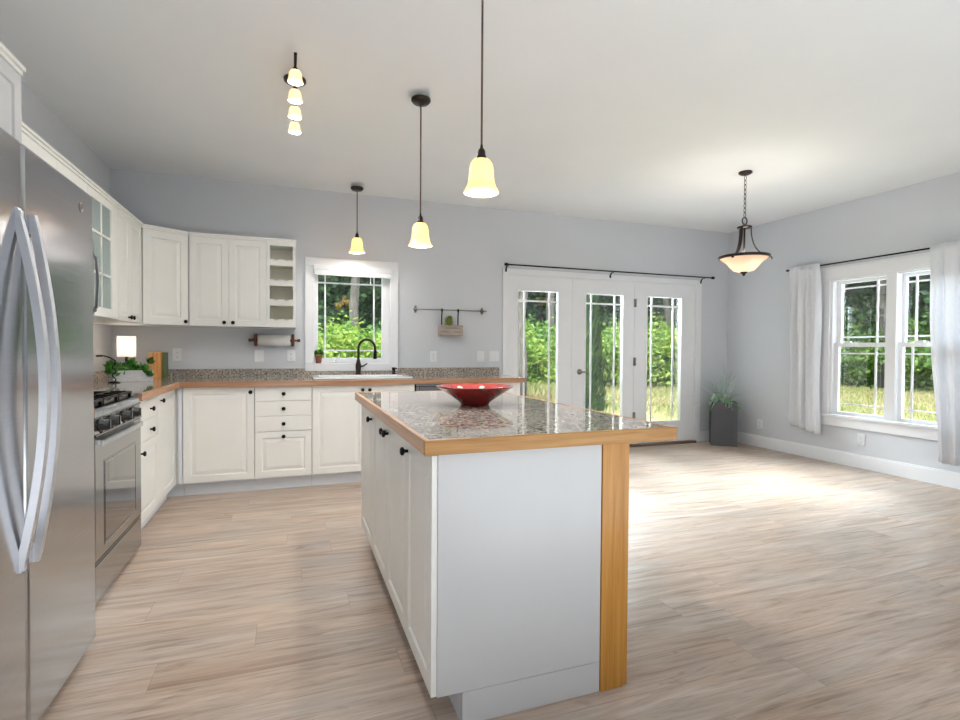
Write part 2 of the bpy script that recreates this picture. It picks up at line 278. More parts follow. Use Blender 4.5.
# ------------------------------------------------------------------ mesh helpers
class MB:
    def __init__(s): s.bm = bmesh.new()
    def box(s, x0, x1, y0, y1, z0, z1, b=0.0, M=None):
        r = bmesh.ops.create_cube(s.bm, size=1.0)
        vs = r['verts']
        for v in vs:
            v.co = Vector(((x0+x1)/2+v.co.x*(x1-x0), (y0+y1)/2+v.co.y*(y1-y0), (z0+z1)/2+v.co.z*(z1-z0)))
        if b > 0:
            es = list({e for v in vs for e in v.link_edges})
            q = bmesh.ops.bevel(s.bm, geom=es, offset=b, segments=2, affect='EDGES', profile=0.5)
            vs = list({v for v in q['verts']} | {v for v in vs if v.is_valid})
        if M is not None:
            for v in vs: v.co = M @ v.co
        return s
    def lathe(s, prof, c=(0, 0, 0), n=24, axis='Z', smooth=True, M=None, cap=True):
        """prof: list of (radius, height)"""
        rings = []
        for (r, z) in prof:
            if r < 1e-6:
                rings.append([s.bm.verts.new((0, 0, z))])
            else:
                rings.append([s.bm.verts.new((r*math.cos(2*PI*i/n), r*math.sin(2*PI*i/n), z)) for i in range(n)])
        for a, b in zip(rings, rings[1:]):
            for i in range(n):
                j = (i+1) % n
                if len(a) == 1 and len(b) == 1: continue
                if len(a) == 1: f = s.bm.faces.new((a[0], b[i], b[j]))
                elif len(b) == 1: f = s.bm.faces.new((a[i], a[j], b[0]))
                else: f = s.bm.faces.new((a[i], a[j], b[j], b[i]))
                f.smooth = smooth
        if cap:
            for R_ in (rings[0], rings[-1]):
                if len(R_) > 1: s.bm.faces.new(R_)
        rot = {'Z': Matrix.Identity(3), 'X': Matrix(((0, 0, 1), (0, 1, 0), (-1, 0, 0))), 'Y': Matrix(((1, 0, 0), (0, 0, 1), (0, -1, 0))),
               '-Y': Matrix(((1, 0, 0), (0, 0, -1), (0, 1, 0))), '-X': Matrix(((0, 0, -1), (0, 1, 0), (1, 0, 0)))}[axis] if isinstance(axis, str) else Vector((0, 0, 1)).rotation_difference(Vector(axis)).to_matrix()
        for R_ in rings:
            for v in R_:
                v.co = rot @ v.co + Vector(c)
                if M is not None: v.co = M @ v.co
        return s
    def tube(s, pts, r, n=10, closed=False):
        pts = [Vector(p) for p in pts]; rings = []
        rr = r if isinstance(r, (list, tuple)) else [r]*len(pts)
        prev = None
        for i, p in enumerate(pts):
            if closed: t = pts[(i+1) % len(pts)]-pts[i-1]
            elif i == 0: t = pts[1]-p
            elif i == len(pts)-1: t = p-pts[i-1]
            else: t = pts[i+1]-pts[i-1]
            t.normalize()
            if prev is None:
                a = Vector((0, 0, 1)) if abs(t.z) < .9 else Vector((1, 0, 0))
                prev = (a-t*a.dot(t)).normalized()
            else:
                prev = (prev-t*prev.dot(t)).normalized()
            b = t.cross(prev)
            rings.append([s.bm.verts.new(p+(prev*math.cos(2*PI*k/n)+b*math.sin(2*PI*k/n))*rr[i]) for k in range(n)])
        m = len(rings)
        for i in range(m if closed else m-1):
            a, b = rings[i], rings[(i+1) % m]
            for k in range(n):
                f = s.bm.faces.new((a[k], a[(k+1) % n], b[(k+1) % n], b[k])); f.smooth = True
        if not closed:
            s.bm.faces.new(rings[0]); s.bm.faces.new(rings[-1])
        return s
    def bar(s, pts, w, t, side):
        """flat bar through pts; side = width direction, t = thickness across"""
        pts = [Vector(p) for p in pts]; sd = Vector(side).normalized(); rings = []
        for i, p in enumerate(pts):
            a = pts[max(i-1, 0)]; b = pts[min(i+1, len(pts)-1)]; tg = (b-a).normalized(); nn = tg.cross(sd).normalized()
            ww = w[i] if isinstance(w, (list, tuple)) else w
            rings.append([s.bm.verts.new(p+sd*(sx*ww/2)+nn*(sy*t/2)) for sx, sy in ((-1, -1), (1, -1), (1, 1), (-1, 1))])
        for a, b in zip(rings, rings[1:]):
            for k in range(4): s.bm.faces.new((a[k], a[(k+1) % 4], b[(k+1) % 4], b[k]))
        s.bm.faces.new(rings[0]); s.bm.faces.new(rings[-1]); return s
    def prism(s, poly, z0, z1, M=None):
        a = [s.bm.verts.new((p[0], p[1], z0)) for p in poly]; b = [s.bm.verts.new((p[0], p[1], z1)) for p in poly]
        n = len(poly)
        for i in range(n): s.bm.faces.new((a[i], a[(i+1) % n], b[(i+1) % n], b[i]))
        s.bm.faces.new(a); s.bm.faces.new(b)
        if M is not None:
            for v in a+b: v.co = M @ v.co
        return s
    def nest(s, O, U, V, Nn, w, h, rings, t):
        """stepped rectangular panel: rings of (inset, depth along normal)"""
        O, U, V, Nn = map(Vector, (O, U, V, Nn)); R_ = []
        for (i, d) in [(0, -t)]+list(rings):
            R_.append([s.bm.verts.new(O+U*a+V*b+Nn*d) for a, b in ((i, i), (w-i, i), (w-i, h-i), (i, h-i))])
        for a, b in zip(R_, R_[1:]):
            for k in range(4): s.bm.faces.new((a[k], a[(k+1) % 4], b[(k+1) % 4], b[k]))
        s.bm.faces.new(R_[0]); s.bm.faces.new(R_[-1]); return s
    def quad(s, a, b, c, d):
        s.bm.faces.new([s.bm.verts.new(p) for p in (a, b, c, d)]); return s
ORI = {}
def setp(o, label=None, cat=None, group=None, kind=None):
    if label: o['label'] = label
    if cat: o['category'] = cat
    if group: o['group'] = group
    if kind: o['kind'] = kind
    return o
def build(mb, name, mat, parent=None, label=None, org=None, recalc=True):
    bm = mb.bm
    if recalc: bmesh.ops.recalc_face_normals(bm, faces=bm.faces)
    me = bpy.data.meshes.new(name)
    if parent is not None: org = ORI[parent.name]
    elif org is None:
        xs = [v.co for v in bm.verts]
        org = Vector((sum(v.x for v in xs)/len(xs), sum(v.y for v in xs)/len(xs), min(v.z for v in xs)))
    org = Vector(org)
    for v in bm.verts: v.co -= org
    bm.to_mesh(me); bm.free(); me.materials.append(mat)
    o = bpy.data.objects.new(name, me); COL.objects.link(o)
    if parent is not None: o.parent = parent
    else: o.location = org
    ORI[o.name] = org
    if label: o['label'] = label
    return o
def root(name, loc, label=None, cat=None, group=None, kind=None):
    o = bpy.data.objects.new(name, None); COL.objects.link(o); o.location = loc; o.empty_display_size = 0.05
    ORI[o.name] = Vector(loc); return setp(o, label, cat, group, kind)
def dup(o, loc, rotz=0.0, label=None, group=None, scale=None):
    def cp(src, par):
        c = src.copy(); COL.objects.link(c); c.parent = par
        for ch in list(src.children): cp(ch, c)
        return c
    c = cp(o, None); c.location = loc; c.rotation_euler = (0, 0, rotz)
    if scale: c.scale = scale
    if label: c['label'] = label
    if group: c['group'] = group
    return c
def struct(mb, name, mat, org=None):
    return setp(build(mb, name, mat, None, None, org), kind='structure')
def lamp_in(parent, loc, energy, col, radius=0.03):
    l = bpy.data.lights.new('bulb_light', 'POINT'); l.energy = energy; l.color = col; l.shadow_soft_size = radius
    o = bpy.data.objects.new('bulb_light', l); COL.objects.link(o); o.parent = parent; o.location = Vector(loc)-ORI[parent.name]
    return o

def lamp_mouth(parent, loc, dia, energy, col, up=False):
    l = bpy.data.lights.new('mouth_light', 'AREA'); l.shape = 'DISK'; l.size = dia; l.energy = energy; l.color = col
    o = bpy.data.objects.new('mouth_light', l); COL.objects.link(o); o.parent = parent; o.location = Vector(loc)-ORI[parent.name]
    if up: o.rotation_euler = (PI, 0, 0)
    return o

# ------------------------------------------------------------------ room shell
T = 0.16
struct(MB().box(XL-T, XR+T, YR-T, D+T, -0.12, 0.0), 'floor', FLOORM)
struct(MB().box(XL-T, XR+T, YR-T, D+T, H, H+0.15), 'ceiling', CEILP)
struct(MB().box(XL-T, XL, YR, D+T, 0, H), 'wall_left', WALLP)
def wall_with_holes(axis, pos0, pos1, a0, a1, holes):
    """holes: (lo, hi, z0, z1) along the wall"""
    mb = MB()
    def bx(a, b, z0, z1):
        if b-a < 1e-4 or z1-z0 < 1e-4: return
        if axis == 'x': mb.box(a, b, pos0, pos1, z0, z1)
        else: mb.box(pos0, pos1, a, b, z0, z1)
    cur = a0
    for lo, hi, z0, z1 in sorted(holes):
        bx(cur, lo, 0, H); bx(lo, hi, 0, z0); bx(lo, hi, z1, H); cur = hi
    bx(cur, a1, 0, H); return mb
SINKW = (0.20, 0.965, 1.03, 2.0)
DOORW = (2.265, 4.905, 0.0, 2.035)
RW = (2.70, 4.02, 0.46, 1.96)
struct(wall_with_holes('x', D, D+T, XL, XR+T, [SINKW, DOORW]), 'wall_back', WALLP)
struct(wall_with_holes('y', XR, XR+T, YR, D, [RW]), 'wall_right', WALLP)
struct(MB().box(XL-T, XR+T, YR-T, YR, 0, H), 'wall_rear', WALLP)
# baseboards
struct(MB().box(XR-0.015, XR, YR, D, 0, 0.125, 0.003).box(XR-0.011, XR, YR, D, 0.12, 0.14, 0.003), 'baseboard_right', TRIM)
struct(MB().box(4.99, XR-0.016, D-0.015, D, 0, 0.125, 0.003).box(4.99, XR-0.016, D-0.011, D, 0.12, 0.14, 0.003), 'baseboard_back', TRIM)
# sink window: casing, frame, glass, muntins, crank
tr = MB(); cw = 0.075
x0, x1, z0, z1 = 0.123, 1.04, 0.958, 2.077
for a in ((x0, SINKW[0]+.008, SINKW[2]+.004, SINKW[3]-.008), (SINKW[1]-.008, x1, SINKW[2]+.004, SINKW[3]-.008), (x0, x1, SINKW[3]-.008, z1), (x0, x1, z0, SINKW[2]+.004)):
    tr.box(a[0], a[1], D-0.019, D, a[2], a[3], 0.003)
struct(tr, 'trim_1', TRIM)
w1 = root('window_1', (0.58, D+0.06, 0.958), kind='structure')
fr = MB(); gx0, gx1, gz0, gz1 = 0.248, 0.886, 1.088, 1.93
for a in ((SINKW[0], gx0, SINKW[2], SINKW[3]), (gx1, SINKW[1], SINKW[2], SINKW[3]), (gx0, gx1, SINKW[2], gz0), (gx0, gx1, gz1, SINKW[3])):
    fr.box(a[0], a[1], D+0.055, D+0.105, a[2], a[3], 0.002)
fr.box(SINKW[0], SINKW[1], D, D+.055, SINKW[2], SINKW[2]+.004)
build(fr, 'window_frame', TRIM, w1)
build(MB().box(gx0-.004, gx1+.004, D+0.096, D+0.100, gz0-.004, gz1+.004), 'pane', GLASS, w1)
mu = MB()
for x in (0.318, 0.806): mu.box(x-.008, x+.008, D+0.086, D+0.0955, gz0, gz1)
for z in (1.163, 1.845): mu.box(gx0, gx1, D+0.0865, D+0.095, z-.008, z+.008)
build(mu, 'muntin', TRIM, w1)
ck = MB().box(0.36, 0.47, D+0.04, D+0.054, 1.036, 1.052, 0.004).tube([(0.415, D+0.042, 1.05), (0.42, D+0.03, 1.07), (0.445, D+0.025, 1.10), (0.455, D+0.025, 1.125)], 0.006)
build(ck, 'crank_handle', WHITEC, w1)
bl = root('roller_blind', (0.58, D-0.03, 1.9), 'white roller blind pulled up at the top of the sink window', 'window blind')
build(MB().box(0.197, 0.965, D-0.055, D-0.0195, 1.955, 2.0, 0.004), 'head_rail', WHITEC, bl)
build(MB().box(0.205, 0.957, D-0.05, D-0.024, 1.905, 1.957, 0.006), 'rolled_slats', WHITEC, bl)
build(MB().tube([(0.755, D-0.03, 1.907), (0.755, D-0.03, 1.86)], 0.003).lathe([(0.004, 0), (0.008, -.02), (0.0, -.024)], (0.755, D-0.03, 1.86), 8), 'pull_cord', WHITEC, bl)

# french doors -----------------------------------------------------
tr = MB()
tr.box(2.213, 2.272, D-0.02, D, 0, 2.03, 0.003).box(4.898, 4.985, D-0.02, D, 0, 2.03, 0.003).box(2.213, 4.985, D-0.02, D, 2.03, 2.09, 0.003)
struct(tr, 'trim_2', TRIM)
tr = MB()
tr.box(3.094, 3.128, D-0.01, D+0.1, 0.02, 2.035, 0.002).box(3.966, 4.03, D-0.006, D+0.1, 0.02, 2.035, 0.002)
tr.box(2.265, 2.272, D, D+T, 0.02, 2.035).box(4.88, 4.905, D, D+T, 0.02, 2.035).box(2.265, 4.905, D, D+T, 2.022, 2.035)
struct(tr, 'trim_3', TRIM)
struct(MB().box(2.272, 4.90, D-0.06, D+T, 0.001, 0.028, 0.004), 'trim_4', THRESH)
def door_panel(name, x0, x1, gx0, gx1, handle=False, hinges=None):
    r = root(name, ((x0+x1)/2, D+0.02, 0.03), kind='structure')
    y0, y1 = D-0.002, D+0.043; z0, z1 = 0.03, 2.02; g0, g1 = 0.29, 1.85
    m = MB()
    e_ = .012
    for a in ((x0, gx0-e_, z0, z1), (gx1+e_, x1, z0, z1), (gx0-e_, gx1+e_, z0, g0-e_), (gx0-e_, gx1+e_, g1+e_, z1)): m.box(a[0], a[1], y0, y1, a[2], a[3])
    build(m, 'door_panel', TRIM, r)
    m = MB()
    for a in ((gx0-.022, gx0, g0-.022, g1+.022), (gx1, gx1+.022, g0-.022, g1+.022), (gx0, gx1, g0-.022, g0), (gx0, gx1, g1, g1+.022)): m.box(a[0], a[1], y0-.008, D+.048, a[2], a[3], 0.004)
    build(m, 'glazing_frame', TRIM, r)
    build(MB().box(gx0-.004, gx1+.004, D+.043, D+.047, g0-.004, g1+.004), 'pane', GLASS, r)
    m = MB()
    for x in (gx0+.094, gx1-.094): m.box(x-.010, x+.010, D+.033, D+.0425, g0, g1)
    m.box(gx0, gx1, D+.0335, D+.042, 1.742-.010, 1.742+.010)
    build(m, 'muntin', TRIM, r)
    if handle:
        hx, hz = x0+.072, 0.925
        h = MB().lathe([(0.034, 0), (0.034, .006), (0.026, .012), (0.014, .014), (0.012, .05), (0.0, .052)], (hx, y0, hz), 20, '-Y')
        h.tube([(hx, y0-.045, hz), (hx+.04, y0-.048, hz), (hx+.1, y0-.046, hz-.004)], [0.011, .009, .008])
        build(h, 'door_handle', NICKEL, r)
    for hz in hinges or ():
        build(MB().lathe([(0.008, 0), (0.008, .1)], (x1+.012, y0-.012, hz), 10).box(x1-.008, x1+.03, y0-.006, y0-.001, hz, hz+.1), 'hinge', NICKEL, r)
    return r
door_panel('door_1', 2.272, 3.094, 2.406, 2.912)
door_panel('door_2', 3.130, 3.964, 3.284, 3.80, True, (0.32, 0.995, 1.715))
door_panel('door_3', 4.032, 4.88, 4.158, 4.677)

# right windows ----------------------------------------------------
tr = MB()
tr.box(XR-.02, XR, 4.01, 4.115, 0.521, 1.944, .003).box(XR-.02, XR, 2.60, 2.71, 0.521, 1.944, .003)
tr.box(XR-.022, XR, 2.58, 4.12, 1.945, 2.06, .003).box(XR-.034, XR, 2.56, 4.135, 2.06, 2.085, .004)
tr.box(XR-.045, XR, 2.55, 4.145, 0.493, 0.52, .005).box(XR-.02, XR, 2.60, 4.10, 0.395, 0.493, .003)
tr.box(XR-.012, XR+.06, 3.355, 3.448, 0.521, 1.944, .003)
struct(tr, 'trim_5', TRIM)
def hung_window(name, ya, yb, mv_top, mv_bot):
    """double-hung window in the right wall, ya<yb"""
    r = root(name, (XR+.06, (ya+yb)/2, 0.5), kind='structure')
    m = MB(); xo0, xo1 = XR+.0, XR+.12
    fw = .035 if yb > 3.9 else .024
    for a in ((ya, ya+.02, .46, 1.96), (yb-fw, yb, .46, 1.96), (ya+.02, yb-fw, .46, .5), (ya+.02, yb-fw, 1.93, 1.96)): m.box(xo0, xo1, a[0], a[1], a[2], a[3])
    build(m, 'window_frame', TRIM, r)
    for nm, xs, z0, z1, mh, mv in (('upper_sash', XR+.085, 1.235, 1.93, (1.85, 1.335), mv_top), ('lower_sash', XR+.05, .50, 1.275, (1.165, .635), mv_bot)):
        m = MB(); a, b = ya+.02, yb-fw; sw = .045 if yb > 3.9 else .03; st, sb = (.03, .04) if nm == 'upper_sash' else (.042, .05)
        for q in ((a, a+sw, z0, z1), (b-sw, b, z0, z1), (a+sw, b-sw, z0, z0+sb), (a+sw, b-sw, z1-st, z1)): m.box(xs-.016, xs+.016, q[0], q[1], q[2], q[3], .002)
        s_ = build(m, nm, TRIM, r)
        build(MB().box(xs+.012, xs+.016, a+sw-.004, b-sw+.004, z0+sb-.004, z1-st+.004), 'pane', GLASS, s_)
        m = MB()
        for y in mv: m.box(xs+.003, xs+.0115, y-.009, y+.009, z0+sb, z1-st)
        for z in mh: m.box(xs+.0035, xs+.011, a+sw, b-sw, z-.008, z+.008)
        build(m, 'muntin', TRIM, s_)
    build(MB().box(XR+.02, XR+.055, (ya+yb)/2+.1, (ya+yb)/2+.17, 1.276, 1.29, .004), 'sash_lock', WHITEC, r)
hung_window('window_2', 3.405, 4.02, (3.592,), (3.575,))
hung_window('window_3', 2.70, 3.375, (3.243, 2.85), (3.247, 2.85))

# ------------------------------------------------------------------ outside ground
struct(MB().box(-14, 46, D+T+.02, 46, GZ-.2, GZ), 'ground', LAWN)
struct(MB().box(XR+T+.02, 46, -30, D+T+.02, GZ-.2, GZ), 'ground_2', LAWN)
def woods_backdrop():
    mb = MB(); n = 60; ring = []
    for i in range(n+1):
        a = math.radians(-35+160*i/n); ring.append((a,))
    prev = None
    for i in range(n+1):
        a = math.radians(-35+160*i/n); hgt = 9+2.0*math.sin(i*.7)+1.4*math.sin(i*1.9+1)
        cols = []
        for (rr, zz) in ((38, GZ-.1), (39, hgt*.55), (41, hgt*.9), (45, hgt), (52, GZ-.1)):
            cols.append(mb.bm.verts.new((rr*math.sin(a)+2, rr*math.cos(a)*.95+2, zz)))
        if prev:
            for k in range(4): mb.bm.faces.new((prev[k], cols[k], cols[k+1], prev[k+1])).smooth = True
        prev = cols
    return mb
struct(woods_backdrop(), 'woods_backdrop', BACKDROPM)  # added dark backing that hides the sky between the trees

# ------------------------------------------------------------------ cabinet helpers
DOOR_RINGS = [(0.0, 0.0), (0.052, 0.0), (0.058, -0.006), (0.066, -0.006), (0.086, -0.001), (0.092, 0.0)]
SLAB_RINGS = [(0.0, -0.002), (0.003, 0.0), (0.02, 0.0)]
SMALL_RINGS = [(0.0, 0.0), (0.040, 0.0), (0.045, -0.005), (0.051, -0.005), (0.066, 0.0)]
KNOB = [(0.006, 0.0), (0.006, 0.012), (0.0155, 0.018), (0.016, 0.024), (0.011, 0.029), (0.0, 0.03)]
def front(par, name, O, U, V, Nn, w, h, knob=None, rings=DOOR_RINGS, mat=None, g=0.0015, t=0.018):
    """door or drawer front with its knob; O lower-left corner of the front face seen from outside"""
    O, U, V, Nn = map(Vector, (O, U, V, Nn))
    d = build(MB().nest(O+U*g+V*g, U, V, Nn, w-2*g, h-2*g, rings, t), name, mat or CAB, par)
    if knob:
        build(MB().lathe(KNOB, O+U*knob[0]+V*knob[1], 14, Nn), 'knob', BLACK, d)
    return d
Z3 = (0, 0, 1)
KZ, CZ = 0.108, 0.8655     # top of toe kick, top of carcass
# ---- back run of base cabinets (face y = 4.645, facing -y)
YF = 4.645
def back_base(name, xa, xb, label, kick=True):
    r = root(name, ((xa+xb)/2, 5.0, 0), label, 'cabinet')
    build(MB().box(xa, xb, YF+.0185, D-.002, KZ, CZ), 'carcass', CAB, r)
    build(MB().box(xa, xb, YF+.06, YF+.078, 0, KZ-.0), 'toe_kick', KICK, r)
    return r
U_, N_ = (1, 0, 0), (0, -1, 0)
c = back_base('corner_base_cabinet', -1.488, -0.81, 'cream base cabinet filling the inside corner below the L-shaped counter')
build(MB().box(-0.838, -0.81, YF, YF+.018, KZ, CZ), 'filler_strip', KICK, c)
c = back_base('base_cabinet', -0.806, -0.289, 'cream base cabinet with one wide door, left of the stack of drawers')
front(c, 'door', (-0.806, YF, KZ), U_, Z3, N_, 0.517, CZ-KZ, (0.49, 0.715))
c = back_base('drawer_cabinet', -0.287, 0.160, 'cream base cabinet with four black-knobbed drawers, left of the sink cabinet')
zs = [KZ, 0.491, 0.617, 0.743, CZ]
for i in range(4):
    h = zs[i+1]-zs[i]
    front(c, 'drawer', (-0.287, YF, zs[i]), U_, Z3, N_, 0.447, h, (0.2235, h/2 if i else h-.042), DOOR_RINGS if i == 0 else SLAB_RINGS)
c = back_base('sink_cabinet', 0.163, 1.048, 'cream two-door base cabinet under the white sink')
front(c, 'door', (0.163, YF, KZ), U_, Z3, N_, 0.449, CZ-KZ, (0.419, 0.715))
front(c, 'door', (0.613, YF, KZ), U_, Z3, N_, 0.434, CZ-KZ, (0.030, 0.715))
dw = root('dishwasher', (1.355, 5.0, 0), 'dark-edged stainless dishwasher under the counter behind the island', 'dishwasher')
build(MB().box(1.053, 1.655, YF+.03, D-.05, 0.1, CZ), 'tub', BLACK, dw)
d_ = build(MB().box(1.09, 1.62, YF-.004, YF+.028, 0.115, 0.842, .004), 'door', plain('dark_stainless', (96, 97, 100), .3, metal=.9), dw)
build(MB().box(1.058, 1.652, YF-.006, YF+.029, 0.843, CZ-.001, .003).box(1.058, 1.09, YF-.008, YF+.028, 0.115, 0.843, .003).box(1.62, 1.652, YF-.008, YF+.028, 0.115, 0.843, .003), 'control_strip', BLKGLOSS, dw)
build(MB().box(1.053, 1.655, YF+.06, YF+.07, 0, 0.1), 'toe_kick', BLACK, dw)
c = back_base('end_cabinet', 1.658, 2.09, 'narrow cream base cabinet at the end of the counter beside the french doors')
front(c, 'door', (1.658, YF, KZ), U_, Z3, N_, 0.432, CZ-KZ, (0.03, 0.715))
# ---- left run (face x = -0.857, facing +x)
XF = -0.857
UL, NL = (0, 1, 0), (1, 0, 0)
c = root('drawer_base_cabinet', (-1.17, 3.8, 0), 'cream base cabinet with two drawers over a door, right of the gas range', 'cabinet')
ya, yb = 3.545, 4.075
build(MB().box(XL+.002, XF-.0185, ya, yb, KZ, CZ), 'carcass', CAB, c)
build(MB().box(XF-.078, XF-.06, ya, yb, 0, KZ), 'toe_kick', KICK, c)
front(c, 'drawer', (XF, ya, 0.728), UL, Z3, NL, yb-ya, CZ-.728, (.33, .06), SLAB_RINGS)
front(c, 'drawer', (XF, ya, 0.595), UL, Z3, NL, yb-ya, .133, (.33, .06), SLAB_RINGS)
front(c, 'door', (XF, ya, KZ), UL, Z3, NL, yb-ya, .595-KZ, (.10, .43))
c = root('corner_door_cabinet', (-1.17, 4.35, 0), 'cream base cabinet with one tall door tight in the kitchen corner', 'cabinet')
ya, yb = 4.077, 4.64
build(MB().box(XL+.002, XF-.0185, ya, YF-.004, KZ, CZ), 'carcass', CAB, c)
build(MB().box(XF-.078, XF-.06, ya, YF-.004, 0, KZ), 'toe_kick', KICK, c)
front(c, 'door', (XF, ya, KZ), UL, Z3, NL, yb-ya, CZ-KZ, (.08, .705))
c = root('filler_base_cabinet', (-1.17, 2.6, 0), 'cream base cabinet squeezed between fridge and gas range', 'cabinet')
build(MB().box(XL+.002, XF-.0185, 2.43, 2.755, KZ, CZ), 'carcass', CAB, c)
build(MB().box(XF-.078, XF-.06, 2.43, 2.755, 0, KZ), 'toe_kick', KICK, c)
front(c, 'door', (XF, 2.43, KZ), UL, Z3, NL, .325, CZ-KZ, (.03, .705))

# ---- L shaped worktop
TZ0, TZ1 = 0.866, 0.911
ct = root('countertop', (-0.1, 5.0, TZ0), 'L-shaped speckled granite worktop with wooden edge along back and left walls', 'countertop')
XE, YE = -0.822, 4.612    # outer edges of the wood nosing
poly = [(XL+.001, 3.535), (XE-.02, 3.535), (XE-.02, YE+.02), (2.11, YE+.02), (2.11, D-.001), (XL+.001, D-.001)]
SX0, SX1, SY0, SY1 = 0.20, 1.02, 4.78, 5.26       # sink cut-out
g = MB()
g.box(XL+.001, XE-.02, 3.535, YE+.02, TZ0, TZ1).box(XL+.001, SX0, YE+.02, D-.001, TZ0, TZ1).box(SX1, 2.11, YE+.02, D-.001, TZ0, TZ1)
g.box(SX0, SX1, YE+.02, SY0, TZ0, TZ1).box(SX0, SX1, SY1, D-.001, TZ0, TZ1)
build(g, 'granite_slab', GRANITE, ct)
build(MB().box(XE-.02, 2.13, YE, YE+.02, TZ0, TZ1+.0005, .002).box(2.11, 2.13, YE+.02, D-.022, TZ0, TZ1+.0005, .002), 'wood_edge', wood('worktop_edge_wood', (150, 106, 76), (176, 130, 96), (196, 152, 118), (2.5, 40, 40), 0.4), ct)
build(MB().box(XE-.02, XE, 3.535, YE, TZ0, TZ1+.0005, .002), 'wood_edge', wood('worktop_edge_wood_side', (160, 116, 84), (186, 140, 106), (206, 164, 130), (40, 2.5, 40), 0.4), ct)
b = MB().box(XL+.021, x0-.001, D-.02, D-.001, TZ1+.0005, 0.985).box(x0-.001, x1+.001, D-.02, D-.001, TZ1+.0005, 0.957).box(x1+.001, 2.175, D-.02, D-.001, TZ1+.0005, 0.985)
b.box(XL+.001, XL+.021, 3.535, D-.001, TZ1+.0005, 0.985)
build(b, 'backsplash', GRANITE, ct)
cs = root('countertop', (-1.15, 2.6, TZ0), 'short granite worktop between fridge and gas range', 'countertop')
build(MB().box(XL+.001, XE-.02, 2.43, 2.757, TZ0, TZ1), 'granite_slab', GRANITE, cs)
build(MB().box(XE-.02, XE, 2.43, 2.757, TZ0, TZ1+.0005, .002), 'wood_edge', MATS['worktop_edge_wood_side'], cs)

# ---- sink, faucet, soap dispenser, pot
sk = root('sink', (0.61, 5.02, TZ1), 'white enamel drop-in sink under the kitchen window', 'sink')
m = MB(); lip = 0.016; zt = TZ1+.001
a0, a1, b0, b1 = 0.175, 1.045, 4.72, 5.285
ib = (0.235, 0.985, 4.80, 5.17)
for q in ((a0, a1, b0, ib[2]), (a0, a1, ib[3], b1), (a0, ib[0], ib[2], ib[3]), (ib[1], a1, ib[2], ib[3])): m.box(q[0], q[1], q[2], q[3], zt, zt+lip, .004)
build(m, 'rim', ENAMEL, sk)
m = MB()
for q in ((ib[0]-.01, ib[0], ib[2]-.01, ib[3]+.01), (ib[1], ib[1]+.01, ib[2]-.01, ib[3]+.01), (ib[0], ib[1], ib[2]-.01, ib[2]), (ib[0], ib[1], ib[3], ib[3]+.01)): m.box(q[0], q[1], q[2], q[3], 0.875, zt+.004)
m.box(ib[0]-.01, ib[1]+.01, ib[2]-.01, ib[3]+.01, 0.868, 0.876)
build(m, 'basin', ENAMEL, sk)
fx, fy, fz = 0.615, 5.225, zt+lip
fa = root('kitchen_faucet', (fx, fy, fz), 'dark bronze gooseneck faucet behind the white sink', 'faucet')
build(MB().lathe([(0.032, 0), (0.032, .008), (0.025, .014), (0.024, .05), (0.027, .06), (0.027, .10), (0.021, .115), (0.016, .15), (0.0, .152)], (fx, fy, fz), 20), 'base', BRONZE, fa)
pts = [(fx, fy, fz+.12), (fx, fy, fz+.24)]
R0 = 0.078
for k in range(13):
    a = PI-PI*k/12*1.06; pts.append((fx+R0+R0*math.cos(a), fy-.045*k/12, fz+.255+R0*1.15*math.sin(a)))
build(MB().tube(pts, 0.0125, 12), 'spout', BRONZE, fa)
e = Vector(pts[-1]); build(MB().lathe([(0.013, 0), (0.017, -.02), (0.019, -.085), (0.012, -.09), (0.0, -.09)], e+Vector((0, 0, .005)), 14), 'spray_head', BLACK, fa)
build(MB().tube([(fx+.024, fy, fz+.08), (fx+.05, fy, fz+.085), (fx+.085, fy-.01, fz+.11)], [.009, .008, .006]), 'lever', BRONZE, fa)
sd = root('soap_dispenser', (0.965, 5.235, zt+lip), 'small dark soap pump on the right end of the sink', 'soap dispenser')
build(MB().lathe([(0.021, 0), (0.021, .008), (0.016, .012), (0.016, .045), (0.0, .046)], (0.965, 5.235, zt+lip), 16), 'body', BRONZE, sd)
build(MB().lathe([(0.018, .044), (0.02, .05), (0.02, .068), (0.0, .07)], (0.965, 5.235, zt+lip), 16).tube([(0.965, 5.235, zt+lip+.06), (0.985, 5.2, zt+lip+.062), (0.99, 5.185, zt+lip+.052)], .006), 'pump_head', BRONZE, sd)

